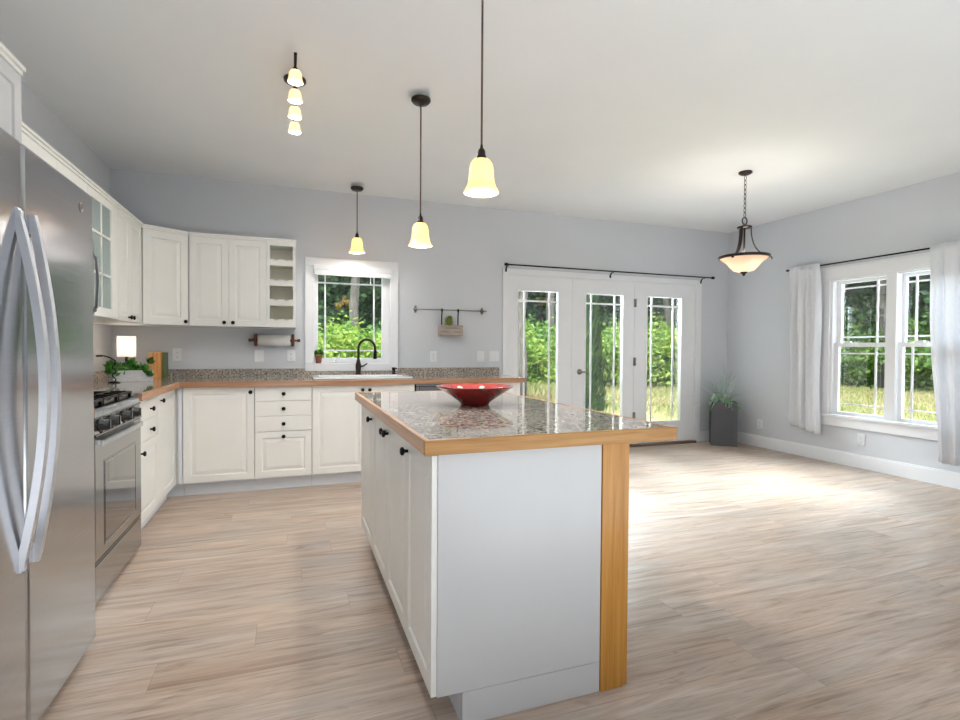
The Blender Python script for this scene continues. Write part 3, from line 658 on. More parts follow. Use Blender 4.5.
# ------------------------------------------------------------------ leaves helper
def leafball(mb, n, center, rad, size, seed=0, hollow=0.25, up=0.0, clusters=0):
    rnd = random.Random(seed); bm = mb.bm
    cl = []
    for _ in range(clusters):
        d = Vector((rnd.gauss(0, 1), rnd.gauss(0, 1), rnd.gauss(0, 1))).normalized(); r = (hollow+(1-hollow)*rnd.random()**.5)
        cl.append(Vector((d.x*rad[0]*r, d.y*rad[1]*r, d.z*rad[2]*r)))
    for _ in range(n):
        if clusters:
            cc = cl[rnd.randrange(clusters)]; k = 0.20
            p = cc+Vector((rnd.gauss(0, rad[0]*k), rnd.gauss(0, rad[1]*k), rnd.gauss(0, rad[2]*k*.8)))
        else:
            d = Vector((rnd.gauss(0, 1), rnd.gauss(0, 1), rnd.gauss(0, 1))).normalized(); r = hollow+(1-hollow)*rnd.random()**.5
            p = Vector((d.x*rad[0]*r, d.y*rad[1]*r, d.z*rad[2]*r))
        c = Vector(center)+p
        if c.z < GZ+.02 and center[2] < 3 and up == 0: c.z = GZ+.02+rnd.random()*.1
        ax = Vector((rnd.gauss(0, 1), rnd.gauss(0, 1), rnd.gauss(0, .6)+up)).normalized()
        sd = ax.cross(Vector((rnd.gauss(0, 1), rnd.gauss(0, 1), rnd.gauss(0, 1)))).normalized()
        s = size*(.6+.8*rnd.random()); nn = ax.cross(sd)
        a = c-ax*s*.5; b = c+sd*s*.28+nn*s*.06; t = c+ax*s*.5; dd = c-sd*s*.28+nn*s*.06
        bm.faces.new([bm.verts.new(q) for q in (a, b, t, dd)])
    return mb
def strap_leaf(mb, base, direction, length, width, droop, n=6):
    """one long narrow leaf"""
    d = Vector(direction).normalized(); sd = d.cross(Vector((0, 0, 1))).normalized() if abs(d.z) < .98 else Vector((1, 0, 0))
    p = Vector(base); prev = None
    for i in range(n+1):
        t = i/n; w = width*(1-t)**.7*(.5+.5*min(1, t*4)); 
        pair = (mb.bm.verts.new(p-sd*w/2), mb.bm.verts.new(p+sd*w/2+Vector((0, 0, .0004))))
        if prev: mb.bm.faces.new((prev[0], prev[1], pair[1], pair[0])).smooth = True
        prev = pair
        d = (d+Vector((0, 0, -droop/n))).normalized(); p = p+d*(length/n)
    return mb
pt = root('potted_herb', (0.252, D+.0, 1.036), 'small terracotta pot of green herb on the sink window ledge', 'potted plant')
px, py, pz = 0.252, D+.042, 1.0345
P_ = (0.252, D+.012-.012, 1.0345)
build(MB().lathe([(0.024, 0), (0.032, .07), (0.036, .07), (0.037, .088), (0.033, .088), (0.031, .078), (0, .078)], (px, py-.03, pz), 20), 'pot', TERRA, pt)
build(leafball(MB(), 160, (px, py-.03, pz+.105), (.046, .036, .034), .033, 3, .1, .6), 'foliage', LEAF_H, pt)
# ------------------------------------------------------------------ upper cabinets
UZ0, UZ1, UFX, UFY = 1.372, 2.14, -1.13, 5.09
def cornice(mb, pts):  # simple stepped crown along a polyline of (x,y), outward offset given by normals
    return mb
def upper_left(name, ya, yb, z0, label, depthx=UFX, z1=UZ1):
    r = root(name, (XL, (ya+yb)/2, z0), label, 'cabinet')
    build(MB().box(XL+.002, depthx-.0185, ya, yb, z0, z1), 'carcass', CAB, r)
    build(MB().box(XL+.002, depthx+.006, ya, yb, z1, z1+.016, .002).box(XL+.002, depthx+.016, ya, yb, z1+.016, z1+.032, .003), 'cornice', CAB, r)
    return r
c = upper_left('overfridge_cabinet', 1.45, 2.44, 1.80, 'tall white cabinet above the refrigerator, topped by a cornice', -0.95, 2.19)
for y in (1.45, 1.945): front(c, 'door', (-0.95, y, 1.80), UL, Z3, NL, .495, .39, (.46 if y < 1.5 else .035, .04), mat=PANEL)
c = upper_left('narrow_wall_cabinet', 2.445, 2.84, UZ0, 'narrow cream wall cabinet between refrigerator and microwave')
front(c, 'door', (UFX, 2.445, UZ0), UL, Z3, NL, .395, UZ1-UZ0, (.36, .04))
c = upper_left('microwave_cabinet', 2.842, 3.70, 1.80, 'short cream two-door wall cabinet above the microwave')
front(c, 'door', (UFX, 2.842, 1.80), UL, Z3, NL, .429, UZ1-1.80, (.4, .035))
front(c, 'door', (UFX, 3.271, 1.80), UL, Z3, NL, .429, UZ1-1.80, (.03, .035))
# glass-door cabinet: hollow
ya, yb = 3.702, 4.262
r = root('glass_door_cabinet', (XL, 3.98, UZ0), 'cream wall cabinet with a six-light glass door beside the microwave', 'cabinet')
m = MB()
m.box(XL+.002, XL+.014, ya, yb, UZ0, UZ1).box(XL+.014, UFX-.02, ya, ya+.016, UZ0, UZ1).box(XL+.014, UFX-.02, yb-.016, yb, UZ0, UZ1).box(XL+.014, UFX-.02, ya+.016, yb-.016, UZ0, UZ0+.018).box(XL+.014, UFX-.02, ya+.016, yb-.016, UZ1-.018, UZ1)
build(m, 'carcass', CAB, r)
m = MB()
for z in (1.63, 1.89): m.box(XL+.014, UFX-.05, ya+.016, yb-.016, z-.008, z+.008)
build(m, 'shelf', CAB, r)
build(MB().box(XL+.002, UFX+.006, ya, yb, UZ1, UZ1+.016, .002).box(XL+.002, UFX+.016, ya, yb, UZ1+.016, UZ1+.032, .003), 'cornice', CAB, r)
gy0, gy1, gz0, gz1 = ya+.062, yb-.135, UZ0+.062, UZ1-.05
m = MB()
for q in ((ya+.002, gy0, UZ0+.002, UZ1-.002), (gy1, yb-.002, UZ0+.002, UZ1-.002), (gy0, gy1, UZ0+.002, gz0), (gy0, gy1, gz1, UZ1-.002)): m.box(UFX-.018, UFX, q[0], q[1], q[2], q[3], .002)
my = (gy0+gy1)/2
m.box(UFX-.016, UFX-.002, my-.008, my+.008, gz0, gz1)
for z in (1.645, 1.893): m.box(UFX-.016, UFX-.002, gy0, gy1, z-.008, z+.008)
dr = build(m, 'door', CAB, r)
build(MB().box(UFX-.011, UFX-.007, gy0-.003, gy1+.003, gz0-.003, gz1+.003), 'pane', CABGLASS, dr)
build(MB().lathe(KNOB, (UFX, ya+.03, UZ0+.035), 14, NL), 'knob', BLACK, dr)
c = upper_left('double_wall_cabinet', 4.264, 4.868, UZ0, 'slim cream two-door wall cabinet between glass cabinet and corner cabinet')
front(c, 'door', (UFX, 4.264, UZ0), UL, Z3, NL, .27, UZ1-UZ0, (.235, .03), SMALL_RINGS)
front(c, 'door', (UFX, 4.534, UZ0), UL, Z3, NL, .334, UZ1-UZ0, (.035, .03), SMALL_RINGS)
# diagonal corner cabinet
r = root('corner_wall_cabinet', (XL+.3, D-.3, UZ0), 'cream diagonal wall cabinet with one wide door in the corner', 'cabinet')
A_, B_ = Vector((UFX, 4.872, 0)), Vector((-0.832, UFY, 0))
ud = (B_-A_).normalized(); nd = Vector((ud.y, -ud.x, 0)); wd = (B_-A_).length
ins = .019
Ai, Bi = A_-nd*ins, B_-nd*ins
poly = [(XL+.002, 4.872), (UFX-.002, 4.872), (Ai.x, Ai.y+.002), (Bi.x-.002, Bi.y), (-0.834, UFY+.002), (-0.834, D-.002), (XL+.002, D-.002)]
build(MB().prism(poly, UZ0, UZ1), 'carcass', CAB, r)
def crown_poly(o): return [(XL+.002, 4.872), (UFX+o, 4.872), (-.834+o*.2, UFY-o), (-0.834, UFY-o), (-0.834, D-.002), (XL+.002, D-.002)]
build(MB().prism(crown_poly(.006), UZ1, UZ1+.016).prism(crown_poly(.016), UZ1+.016, UZ1+.032), 'cornice', CAB, r)
front(r, 'door', A_+ud*.008+Vector((0, 0, UZ0)), ud, Z3, nd, wd-.012, UZ1-UZ0, (wd-.045, .032), [(0, 0), (.058, 0), (.064, -.006), (.07, -.006), (.09, -.001), (.096, 0)])
# back wall double door
r = root('two_door_wall_cabinet', (-.52, D, UZ0), 'cream two-door wall cabinet left of the wine rack', 'cabinet')
build(MB().box(-.830, -.212, UFY+.0185, D-.002, UZ0, UZ1), 'carcass', CAB, r)
build(MB().box(-.830, -.212, UFY-.006, D-.002, UZ1, UZ1+.016, .002).box(-.830, -.212, UFY-.016, D-.002, UZ1+.016, UZ1+.032, .003), 'cornice', CAB, r)
front(r, 'door', (-.830, UFY, UZ0), U_, Z3, N_, .309, UZ1-UZ0, (.274, .032))
front(r, 'door', (-.521, UFY, UZ0), U_, Z3, N_, .309, UZ1-UZ0, (.035, .032))
# wine rack: box with four scalloped rails
r = root('wine_rack_cabinet', (-.09, D, UZ0), 'cream open wine rack cabinet with four scalloped cubbies by the window', 'cabinet')
wa, wb = -.210, .034
m = MB().box(wa, wa+.024, UFY, D-.002, UZ0, UZ1).box(wb-.024, wb, UFY, D-.002, UZ0, UZ1).box(wa+.024, wb-.024, UFY, D-.002, UZ1-.03, UZ1).box(wa+.024, wb-.024, UFY, D-.002, UZ0, UZ0+.016)
build(m, 'carcass', CAB, r)
build(MB().box(wa+.024, wb-.024, UFY+.20, UFY+.21, UZ0+.016, UZ1-.03), 'back_panel', CABIN, r)
build(MB().box(wa, wb, UFY-.006, D-.002, UZ1, UZ1+.016, .002).box(wa, wb+.008, UFY-.016, D-.002, UZ1+.016, UZ1+.032, .003), 'cornice', CAB, r)
pitch = (UZ1-.03-UZ0-.016)/4
for i in range(4):
    zb = UZ0+.016+i*pitch
    pts = [(wa+.024, zb)]; xw = wb-wa-.048
    pts2 = [(wa+.024, zb+.058)]
    for cx_ in (.27, .73):
        for k in range(9):
            a = PI-PI*k/8; pts2.append((wa+.024+xw*cx_-math.cos(PI-a)*.020, zb+.058-math.sin(a)*.016))
    pts2.append((wb-.024, zb+.058))
    poly = [(wa+.024, zb)]+[(wb-.024, zb)]+pts2[::-1]
    M = Matrix(((1, 0, 0, 0), (0, 0, 1, 0), (0, 1, 0, 0), (0, 0, 0, 1)))
    build(MB().prism(poly, UFY+.002, UFY+.016, M), 'scalloped_rail', CAB, r)
    build(MB().box(wa+.024, wb-.024, UFY+.017, UFY+.199, zb, zb+.010), 'shelf', CABIN, r)

# ------------------------------------------------------------------ microwave
mw = root('microwave', (-1.25, 3.22, 1.36), 'stainless over-range microwave with a vertical handle, under short cabinet', 'microwave')
ma, mbb = 2.846, 3.60
build(MB().box(XL+.002, -1.10, ma, mbb, 1.365, 1.797, .004), 'body', BLACK, mw)
build(MB().box(-1.10, -1.07, ma, mbb, 1.365, 1.797, .006), 'door', STEEL, mw)
build(MB().box(-1.071, -1.067, ma+.05, ma+.5, 1.43, 1.74, .002), 'window', BLKGLOSS, mw)
build(MB().box(-1.071, -1.066, mbb-.10, mbb-.05, 1.375, 1.78, .002), 'control_strip', BLKGLOSS, mw)
build(MB().bar([(-1.072, mbb-.03, 1.385), (-1.052, mbb-.03, 1.41), (-1.042, mbb-.03, 1.55), (-1.052, mbb-.03, 1.69), (-1.072, mbb-.03, 1.715)], .022, .012, (0, 1, 0)), 'handle', STEEL_B, mw)

# ------------------------------------------------------------------ gas range
RX = -0.83; ra, rb = 2.765, 3.525
rg = root('gas_range', (-1.15, 3.145, 0), 'stainless gas range with black grates and knobs beside the refrigerator', 'stove')
build(MB().box(XL+.01, RX-.035, ra, rb, 0.03, 0.880), 'body', FRSIDE, rg)
for lx in (XL+.06, RX-.08):
    for ly in (ra+.05, rb-.05): build(MB().lathe([(.018, 0), (.018, .031)], (lx, ly, 0), 10), 'leg', BLACK, rg)
build(MB().box(XL+.03, RX-.022, ra+.002, rb-.002, 0.880, 0.895, .003), 'cooktop', STEEL_B, rg)
build(MB().box(XL+.012, XL+.08, ra, rb, 0.8805, 1.0, .006), 'backguard', STEEL_B, rg)
m = MB()   # curved manifold front
M = Matrix(((1, 0, 0, 0), (0, 0, 1, 0), (0, 1, 0, 0), (0, 0, 0, 1)))
m.prism([(RX-.06, .895), (RX-.022, .895), (RX-.006, .889), (RX, .876), (RX, .862), (RX-.06, .862)], ra, rb, M)
build(m, 'front_rail', STEEL_B, rg)
m = MB().prism([(RX-.06, .861), (RX-.004, .861), (RX+.004, .786), (RX-.06, .786)], ra, rb, M)
build(m, 'control_panel', STEEL, rg)
build(MB().box(RX-.002, RX+.004, ra+.004, rb-.004, .8545, .8625), 'panel_trim', BLKGLOSS, rg)
build(MB().box(RX-.002, RX+.008, ra+.004, rb-.004, .777, .7865), 'panel_trim', BLKGLOSS, rg)
for y in (2.85, 3.0, 3.20, 3.37):
    k = MB().lathe([(.036, 0), (.036, .008), (.028, .010), (.025, .034), (.022, .038), (0, .038)], (RX-.002, y, .822), 20, 'X')
    k.box(RX+.03, RX+.042, y-.006, y+.006, .802, .845, .002)
    build(k, 'knob', BLKGLOSS, rg)
# grates and burners
for gy0_, gy1_ in ((ra+.02, ra+.255), (ra+.263, rb-.263), (rb-.255, rb-.02)):
    m = MB(); gx0_, gx1_ = XL+.11, RX-.035; zt_ = .932
    for y in (gy0_+.006, (gy0_+gy1_)/2, gy1_-.006): m.box(gx0_, gx1_, y-.006, y+.006, zt_-.012, zt_, .003)
    for k in range(6):
        x = gx0_+.006+(gx1_-gx0_-.012)*k/5; m.box(x-.006, x+.006, gy0_, gy1_, zt_-.012, zt_, .003)
    for x in (gx0_+.01, gx1_-.01):
        for y in (gy0_+.01, gy1_-.01): m.box(x-.007, x+.007, y-.007, y+.007, .895, zt_-.005)
    build(m, 'grate', BLACK, rg)
for x in (XL+.2, RX-.15):
    for y in (ra+.14, rb-.14): build(MB().lathe([(.045, .895), (.045, .902), (.034, .904), (.034, .913), (0, .915)], (x, y, 0), 20), 'burner', BLACK, rg)
od = build(MB().nest((RX+.004, ra+.004, .212), UL, Z3, NL, rb-ra-.008, .563, [(0, -.004), (.004, 0), (.10, 0)], .035), 'oven_door', STEEL, rg)
build(MB().nest((RX+.0045, ra+.115, .255), UL, Z3, NL, rb-ra-.23, .40, [(0, 0), (.012, .003), (.02, .001), (.03, .001)], .004), 'oven_window', OVENGL, od)
hb = MB().box(RX+.001, RX+.022, ra+.04, ra+.07, .738, .758).box(RX+.001, RX+.022, rb-.14, rb-.11, .738, .758)
hb.box(RX+.020, RX+.036, ra+.012, rb-.085, .734, .762, .006)
build(hb, 'handle', STEEL_B, od)
build(MB().box(RX-.02, RX+.002, ra+.004, rb-.004, .196, .2105), 'door_gap_trim', BLKGLOSS, rg)
build(MB().box(RX-.03, RX+.003, ra+.004, rb-.004, .028, .192, .004), 'storage_drawer', STEEL, rg)

# ------------------------------------------------------------------ refrigerator
FX = -0.72; fa0, fseam, fb0 = 1.495, 1.852, 2.412; FZ0, FZ1 = 0.045, 1.762
fg = root('refrigerator', (-1.1, 1.95, 0), 'tall stainless side-by-side refrigerator with two bowed handles', 'refrigerator')
build(MB().box(XL+.02, FX-.075, fa0+.003, fb0-.003, 0.03, 1.745, .006), 'body', FRSIDE, fg)
for nm, y0_, y1_ in (('door', fa0, fseam-.004), ('door', fseam+.004, fb0)):
    dd = build(MB().box(FX-.07, FX, y0_, y1_, FZ0, FZ1, .010), nm, FRIDGE, fg)
    left = y0_ < 1.6; hy = fseam-.037 if left else fseam+.045
    pts = []; ws = []
    for k in range(25):
        t = k/24; z = .545+1.02*t; bow = math.sin(PI*t)**.9
        pts.append((FX+(-.004 if left else .003)+(.064 if left else .053)*bow, hy, z)); ws.append(.020+.006*bow)
    h_ = MB().bar(pts, ws, .020, (0, 1, 0)).box(FX-.002, FX+.012, hy-.009, hy+.009, .55, .60).box(FX-.002, FX+.012, hy-.009, hy+.009, 1.51, 1.56)
    build(h_, 'handle', HANDLE, dd)
    if not left:
        em = MB().lathe([(.017, 0), (.017, .002), (.0135, .0025), (.0135, .001), (0, .001)], (FX+.0002, 2.29, 1.688), 24, 'X')
        for q in range(10):
            pass
        em.tube([(FX+.002, 2.29+.008*math.cos(a), 1.688+.008*math.sin(a)) for a in [i*PI/8 for i in range(2, 15)]], .0016, 6)
        em.box(FX+.0005, FX+.003, 2.286, 2.289, 1.683, 1.693).box(FX+.0005, FX+.003, 2.286, 2.293, 1.683, 1.6855)
        build(em, 'emblem', NICKEL, dd)
build(MB().box(FX-.09, FX-.045, fa0+.02, fb0-.02, 0.0, 0.042, .004), 'toe_grille', BLACK, fg)
for y in (fa0+.02, fb0-.10): build(MB().box(FX-.10, FX-.02, y, y+.08, 1.7465, 1.775, .006), 'hinge_cover', FRSIDE, fg)

# ------------------------------------------------------------------ island
IX, IY0, IY1 = 0.402, 1.538, 3.255
def island_base(name, ya, yb, label):
    r = root(name, (.76, (ya+yb)/2, 0), label, 'cabinet')
    build(MB().box(IX+.019, 1.0, ya, yb, KZ-.002, .8605), 'carcass', CAB, r)
    build(MB().box(IX+.100, IX+.116, ya, yb, 0, KZ-.002), 'toe_kick', KICK, r)
    return r
UI, NI = (0, -1, 0), (-1, 0, 0)
def idoor(r, ya, yb, knob_far):
    front(r, 'door', (IX, yb, KZ-.002), UI, Z3, NI, yb-ya, .858-KZ, ((.035 if knob_far else yb-ya-.035), .70))
c = island_base('island_cabinet', IY0+.02, 1.927, 'cream single-door island cabinet behind the white end panel'); idoor(c, IY0+.004, 1.927, True)
c = island_base('island_cabinet', 1.929, 2.775, 'cream two-door cabinet in the middle of the island'); idoor(c, 1.929, 2.343, True); idoor(c, 2.345, 2.775, False)
c = island_base('island_cabinet', 2.777, IY1, 'cream single-door island cabinet at the end near the sink'); idoor(c, 2.777, IY1, False)
ep = root('island_end_panel', (.7, IY0, 0), 'plain white end panel of the island facing the room', 'panel')
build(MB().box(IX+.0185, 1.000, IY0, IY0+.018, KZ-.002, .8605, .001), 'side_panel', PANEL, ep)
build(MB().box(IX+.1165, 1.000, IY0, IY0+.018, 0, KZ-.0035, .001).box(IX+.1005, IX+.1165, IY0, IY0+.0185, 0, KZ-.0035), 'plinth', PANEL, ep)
bp = root('island_back_panel', (1.01, 2.4, 0), 'white back panel of the island under the worktop overhang', 'panel')
build(MB().box(1.002, 1.018, IY0+.06, IY1, 0, .8605), 'panel_board', PANEL, bp)
op = root('island_post', (1.05, IY0, 0), 'golden oak post supporting the front corner of the island top', 'post')
build(MB().box(1.0025, 1.092, IY0-.004, IY0+.0585, 0.0, .8605, .002), 'post_board', OAKV, op)
build(MB().box(1.0925, 1.116, IY0+.004, IY0+.0585, 0.0, .8605, .002), 'trim_strip', OAKV, op)
it = root('island_countertop', (.84, 2.4, .862), 'polished speckled granite island top with wide oak edge', 'countertop')
ax0, ax1, ay0, ay1, az0, az1 = .373, 1.298, 1.515, 3.345, .8615, .9065
build(MB().box(ax0+.018, ax1-.018, ay0+.018, ay1-.018, az0+.002, az1), 'granite_slab', GRANITE, it)
build(MB().box(ax0, ax1, ay0, ay0+.018, az0, az1+.0008, .002), 'oak_edge', OAK, it)
build(MB().box(ax0, ax1, ay1-.018, ay1, az0, az1+.0008, .002), 'oak_edge', OAK, it)
build(MB().box(ax0, ax0+.018, ay0+.018, ay1-.018, az0, az1+.0008, .002), 'oak_edge', OAK_SIDELIT, it)
build(MB().box(ax1-.018, ax1, ay0+.018, ay1-.018, az0, az1+.0008, .002), 'oak_edge', OAK_SIDELIT, it)
# red bowl
bw = root('fruit_bowl', (.856, 2.45, az1+.001), 'wide red glazed bowl on the granite island top', 'bowl')
Rb = .192
build(MB().lathe([(0, 0), (.07, 0), (.073, .008), (.085, .02), (.135, .055), (Rb-.006, .086), (Rb, .089), (Rb, .093)], (.856, 2.45, az1+.001), 48, cap=False), 'bowl_body', RED, bw)
build(MB().lathe([(Rb, .093), (Rb-.006, .0935), (.13, .063), (.08, .027), (0, .018)], (.856, 2.45, az1+.001), 48, cap=False), 'bowl_inside', REDIN, bw)
m = MB()
for k in range(8):
    a = 2*PI*k/8+.2; rr = .150
    m.lathe([(0, 0), (.016, .001), (.012, .003), (0, .004)], (.856+rr*math.cos(a), 2.45+rr*math.sin(a), az1+.0745), 10, Vector((-math.cos(a)*.45, -math.sin(a)*.45, .9)))
build(m, 'petal_decoration', PETAL, bw)

# ------------------------------------------------------------------ things on the corner of the counter
lp = root('table_lamp', (-1.275, 5.02, TZ1+.001), 'small lit table lamp with white drum shade in the kitchen corner', 'lamp')
lx, ly, lz = -1.275, 5.02, TZ1+.001
build(MB().lathe([(.05, 0), (.05, .01), (.02, .02), (.012, .04), (.012, .19), (.008, .2), (.008, .24), (0, .24)], (lx, ly, lz), 20), 'base', BRONZE, lp)
sh = build(MB().lathe([(.066, .192), (.066, .360), (.064, .360), (.064, .192), (.066, .192)], (lx, ly, lz), 32, cap=False), 'lamp_shade', LINEN, lp)
lamp_in(lp, (lx, ly, lz+.28), .75, (1, .90, .80), .025)
# white planter box with greenery, turned towards the room
ang = math.radians(27)
pb = root('planter_box', (-1.195, 4.83, TZ1+.001), 'whitewashed wooden box planted with trailing green leaves on corner counter', 'planter')
Mx = Matrix.Translation((-1.195, 4.83, TZ1+.001)) @ Matrix.Rotation(ang, 4, 'Z')
m = MB()
hw, hd, hh = .135, .065, .088
for q in ((-hw, hw, -hd, -hd+.012), (-hw, hw, hd-.012, hd), (-hw, -hw+.012, -hd+.012, hd-.012), (hw-.012, hw, -hd+.012, hd-.012)): m.box(q[0], q[1], q[2], q[3], 0, hh, M=Mx)
build(m, 'box', WHITEW, pb)
build(MB().box(-hw+.012, hw-.012, -hd+.012, hd-.012, .0, hh-.015, M=Mx), 'soil', SOIL, pb)
m = MB(); rnd = random.Random(11)
for k in range(11):
    q = Mx @ Vector((rnd.uniform(-.13, .13), rnd.uniform(-.05, .05), hh+rnd.uniform(.0, .045)))
    leafball(m, 46, q, (.045, .04, .036), .042, 20+k, .1, .5)
for q in ((.10, -.07, hh-.02), (-.125, -.06, hh-.01), (.12, -.02, hh+.08), (.0, 0, hh+.075)):
    leafball(m, 22, Mx @ Vector(q), (.028, .022, .03), .038, 77, .1, .2)
build(m, 'foliage', LEAF_H, pb)
# cutting boards on end
for i, (xa, ya_, w_, t_, h_, mt, lb) in enumerate(((-1.170, 5.20, .05, .16, .225, BOARD, 'thick tan wooden board standing on end beside the planter box'),
                                            (-1.117, 5.17, .056, .18, .232, wood('honey_board', (196, 130, 70), (216, 156, 92), (228, 178, 118), (60, 60, 4), .5), 'honey-coloured wooden board standing on end, middle of three boards'),
                                            (-1.058, 5.20, .016, .16, .225, GREENB, 'thin green cutting board standing on end at the right of the boards'))):
    o = build(MB().box(xa, xa+w_, ya_, ya_+t_, TZ1+.001, TZ1+.001+h_, .004), 'cutting_board', mt)
    setp(o, lb, 'cutting board', 'boards standing in the kitchen corner')
# wrought-iron scroll stand with a hooked arm
hk = root('iron_hook_stand', (-1.30, 4.62, TZ1+.001), 'black wrought iron stand with curled stem and hooked arm beside the planter box', 'stand')
hx, hy_, hz = -1.265, 4.66, TZ1+.001
build(MB().lathe([(.04, 0), (.04, .006), (.01, .012), (0, .012)], (hx, hy_, hz), 20), 'base', BLACK, hk)
pts = [(hx+.012*math.sin(k*.9), hy_+.012*math.cos(k*.9), hz+.01+k*.009) for k in range(15)]
build(MB().tube(pts, .0045, 8), 'stem', BLACK, hk)
e0 = Vector(pts[-1])
build(MB().tube([e0, (e0.x+.005, e0.y, e0.z+.03), (e0.x-.03, e0.y, e0.z+.055), (e0.x-.07, e0.y, e0.z+.068), (e0.x-.08, e0.y, e0.z+.068)], .005, 8).tube([(e0.x-.078, e0.y, e0.z+.068), (e0.x-.118, e0.y, e0.z+.066)], .008, 8), 'arm', BLACK, hk)
# paper towel holder
ph = root('paper_towel_holder', (-.16, D-.07, 1.2), 'walnut wall-mounted paper towel holder under the wine rack', 'paper towel holder')
zc, yc = 1.257, 5.345
for xa in (-.335, -.003):
    build(MB().lathe([(.012, -.012), (.014, 0), (.012, .026), (.014, .03)], (xa, yc, zc), 12, 'X').box(xa+.002, xa+.026, yc-.02, D-.001, zc-.024, zc+.024, .004).box(xa, xa+.028, D-.022, D-.001, zc-.058, zc+.062, .006).box(xa+.001, xa+.027, yc-.022, yc+.03, zc-.055, zc+.058, .008), 'bracket', WALNUT, ph)
build(MB().lathe([(.012, -.055), (.015, -.05), (.015, -.03), (.009, -.026), (.009, .34), (.009, .375), (.015, .38), (.015, .40), (.012, .405)], (-.327, yc, zc), 14, 'X'), 'dowel', WALNUT, ph)
pr = build(MB().lathe([(.02, 0), (.05, 0), (.05, .285), (.02, .285)], (-.298, yc, zc), 28, 'X'), 'paper_towel_roll', PAPER)
setp(pr, 'white paper towel roll on the walnut holder', 'paper towel')

# ------------------------------------------------------------------ wall plates
def plate(par_name, w, gang, kind):
    r = root(par_name, (0, 0, 0))
    build(MB().nest((-w/2, 0, -.0575), (1, 0, 0), Z3, (0, -1, 0), w, .115, [(0, .004), (.004, .0065), (.01, .0065)], 0), 'cover_plate', WHITEC, r)
    for g_ in range(gang):
        cx_ = (g_-(gang-1)/2)*.046
        if kind == 'outlet':
            build(MB().box(cx_-.017, cx_+.017, -.0085, -.006, -.034, .034, .001), 'socket_face', ENAMEL, r)
            m = MB()
            for zz in (-.02, .02):
                m.box(cx_-.008, cx_-.006, -.009, -.0083, zz-.004, zz+.005).box(cx_+.006, cx_+.008, -.009, -.0083, zz-.004, zz+.005).lathe([(.0028, 0), (.0028, .0006)], (cx_, -.0084, zz-.010), 8, '-Y')
            build(m, 'slots', FRSIDE, r)
        else:
            build(MB().prism([(-.0065, -.033), (-.0095, -.033), (-.0065, .033)], cx_-.0165, cx_+.0165, Matrix(((0, 0, 1, 0), (1, 0, 0, 0), (0, 1, 0, 0), (0, 0, 0, 1)))), 'rocker', ENAMEL, r)
    return r
o1 = plate('wall_outlet', .075, 1, 'outlet'); s2 = plate('light_switch', .085, 1, 'rocker'); s3 = plate('double_light_switch', .118, 2, 'rocker')
def setplate(o, loc, rz, label, cat, first=False, group=None):
    if first: o.location = loc; o.rotation_euler = (0, 0, rz); q = o
    else: q = dup(o, loc, rz)
    return setp(q, label, cat, group)
yw = D-.0005
setplate(o1, (-.98, yw, 1.118), 0, 'white wall outlet above the granite beside the cutting boards', 'outlet', True)
setplate(o1, (-.006, yw, 1.108), 0, 'white wall outlet just left of the sink window', 'outlet')
setplate(o1, (1.422, yw, 1.106), 0, 'white wall outlet under the hanging planter rail', 'outlet')
setplate(o1, (XR-.0005, 3.66, .29), -PI/2, 'white wall outlet under the right-hand window', 'outlet')
setplate(o1, (XR-.0005, 4.88, .285), -PI/2, 'white wall outlet low on the wall beside the charcoal planter', 'outlet')
setplate(s2, (-.292, yw, 1.108), 0, 'white switch plate under the left end of the paper towel roll', 'light switch', True)
setplate(s2, (1.955, yw, 1.106), 0, 'white single switch plate next to the double switch', 'light switch')
setplate(s3, (2.118, yw, 1.106), 0, 'white double switch plate beside the french doors', 'light switch', True)

# ------------------------------------------------------------------ rail with hanging box
ra_ = root('wall_rail', (1.6, D-.05, 1.6), 'steel rail mounted on the wall between sink window and french doors', 'rail')
build(MB().tube([(1.20, D-.05, 1.600), (2.005, D-.05, 1.600)], .0065, 10), 'bar', NICKEL, ra_)
for x in (1.225, 1.968):
    build(MB().lathe([(.022, 0), (.022, .006), (.009, .01), (.009, .05)], (x, D-.001, 1.600), 16, '-Y').box(x-.012, x+.012, D-.006, D-.001, 1.565, 1.64, .002), 'bracket', NICKEL, ra_)
hp = root('hanging_planter', (1.605, D-.06, 1.33), 'grey wooden planter box hung from the steel wall rail with a succulent', 'planter')
m = MB(); q0, q1, yq0, yq1, zq0, zq1 = 1.470, 1.712, D-.125, D-.005, 1.325, 1.438
for q in ((q0, q1, yq0, yq0+.01), (q0, q1, yq1-.01, yq1), (q0, q0+.01, yq0+.01, yq1-.01), (q1-.01, q1, yq0+.01, yq1-.01)): m.box(q[0], q[1], q[2], q[3], zq0, zq1)
m.box(q0+.01, q1-.01, yq0+.01, yq1-.01, zq0, zq0+.01)
build(m, 'box', GREYW, hp)
build(MB().box(q0+.01, q1-.01, yq0+.01, yq1-.01, zq0+.01, zq1-.02), 'soil', SOIL, hp)
for x in (1.482, 1.66):
    m = MB().bar([(x, yq0+.012, zq1-.03), (x, yq0+.012, 1.535), (x+.004, D-.108, 1.575)], .013, .003, (1, 0, 0)).bar([(x+.004, D-.108, 1.572), (x+.012, D-.085, 1.60), (x+.018, D-.06, 1.612), (x+.018, D-.043, 1.6085), (x+.018, D-.038, 1.59)], .016, .004, (1, 0, 0))
    build(m, 'hook_strap', BLACK, hp)
m = MB(); rnd = random.Random(5)
for k in range(46):
    a = rnd.uniform(0, 2*PI); el = rnd.uniform(.1, 1.3)
    strap_leaf(m, (1.572+.012*math.cos(a), D-.085+.012*math.sin(a), zq1-.02), (math.cos(a)*math.cos(el)*.5, math.sin(a)*math.cos(el)*.5, math.sin(el)), .06+.06*math.sin(el), .022, .2, 3)
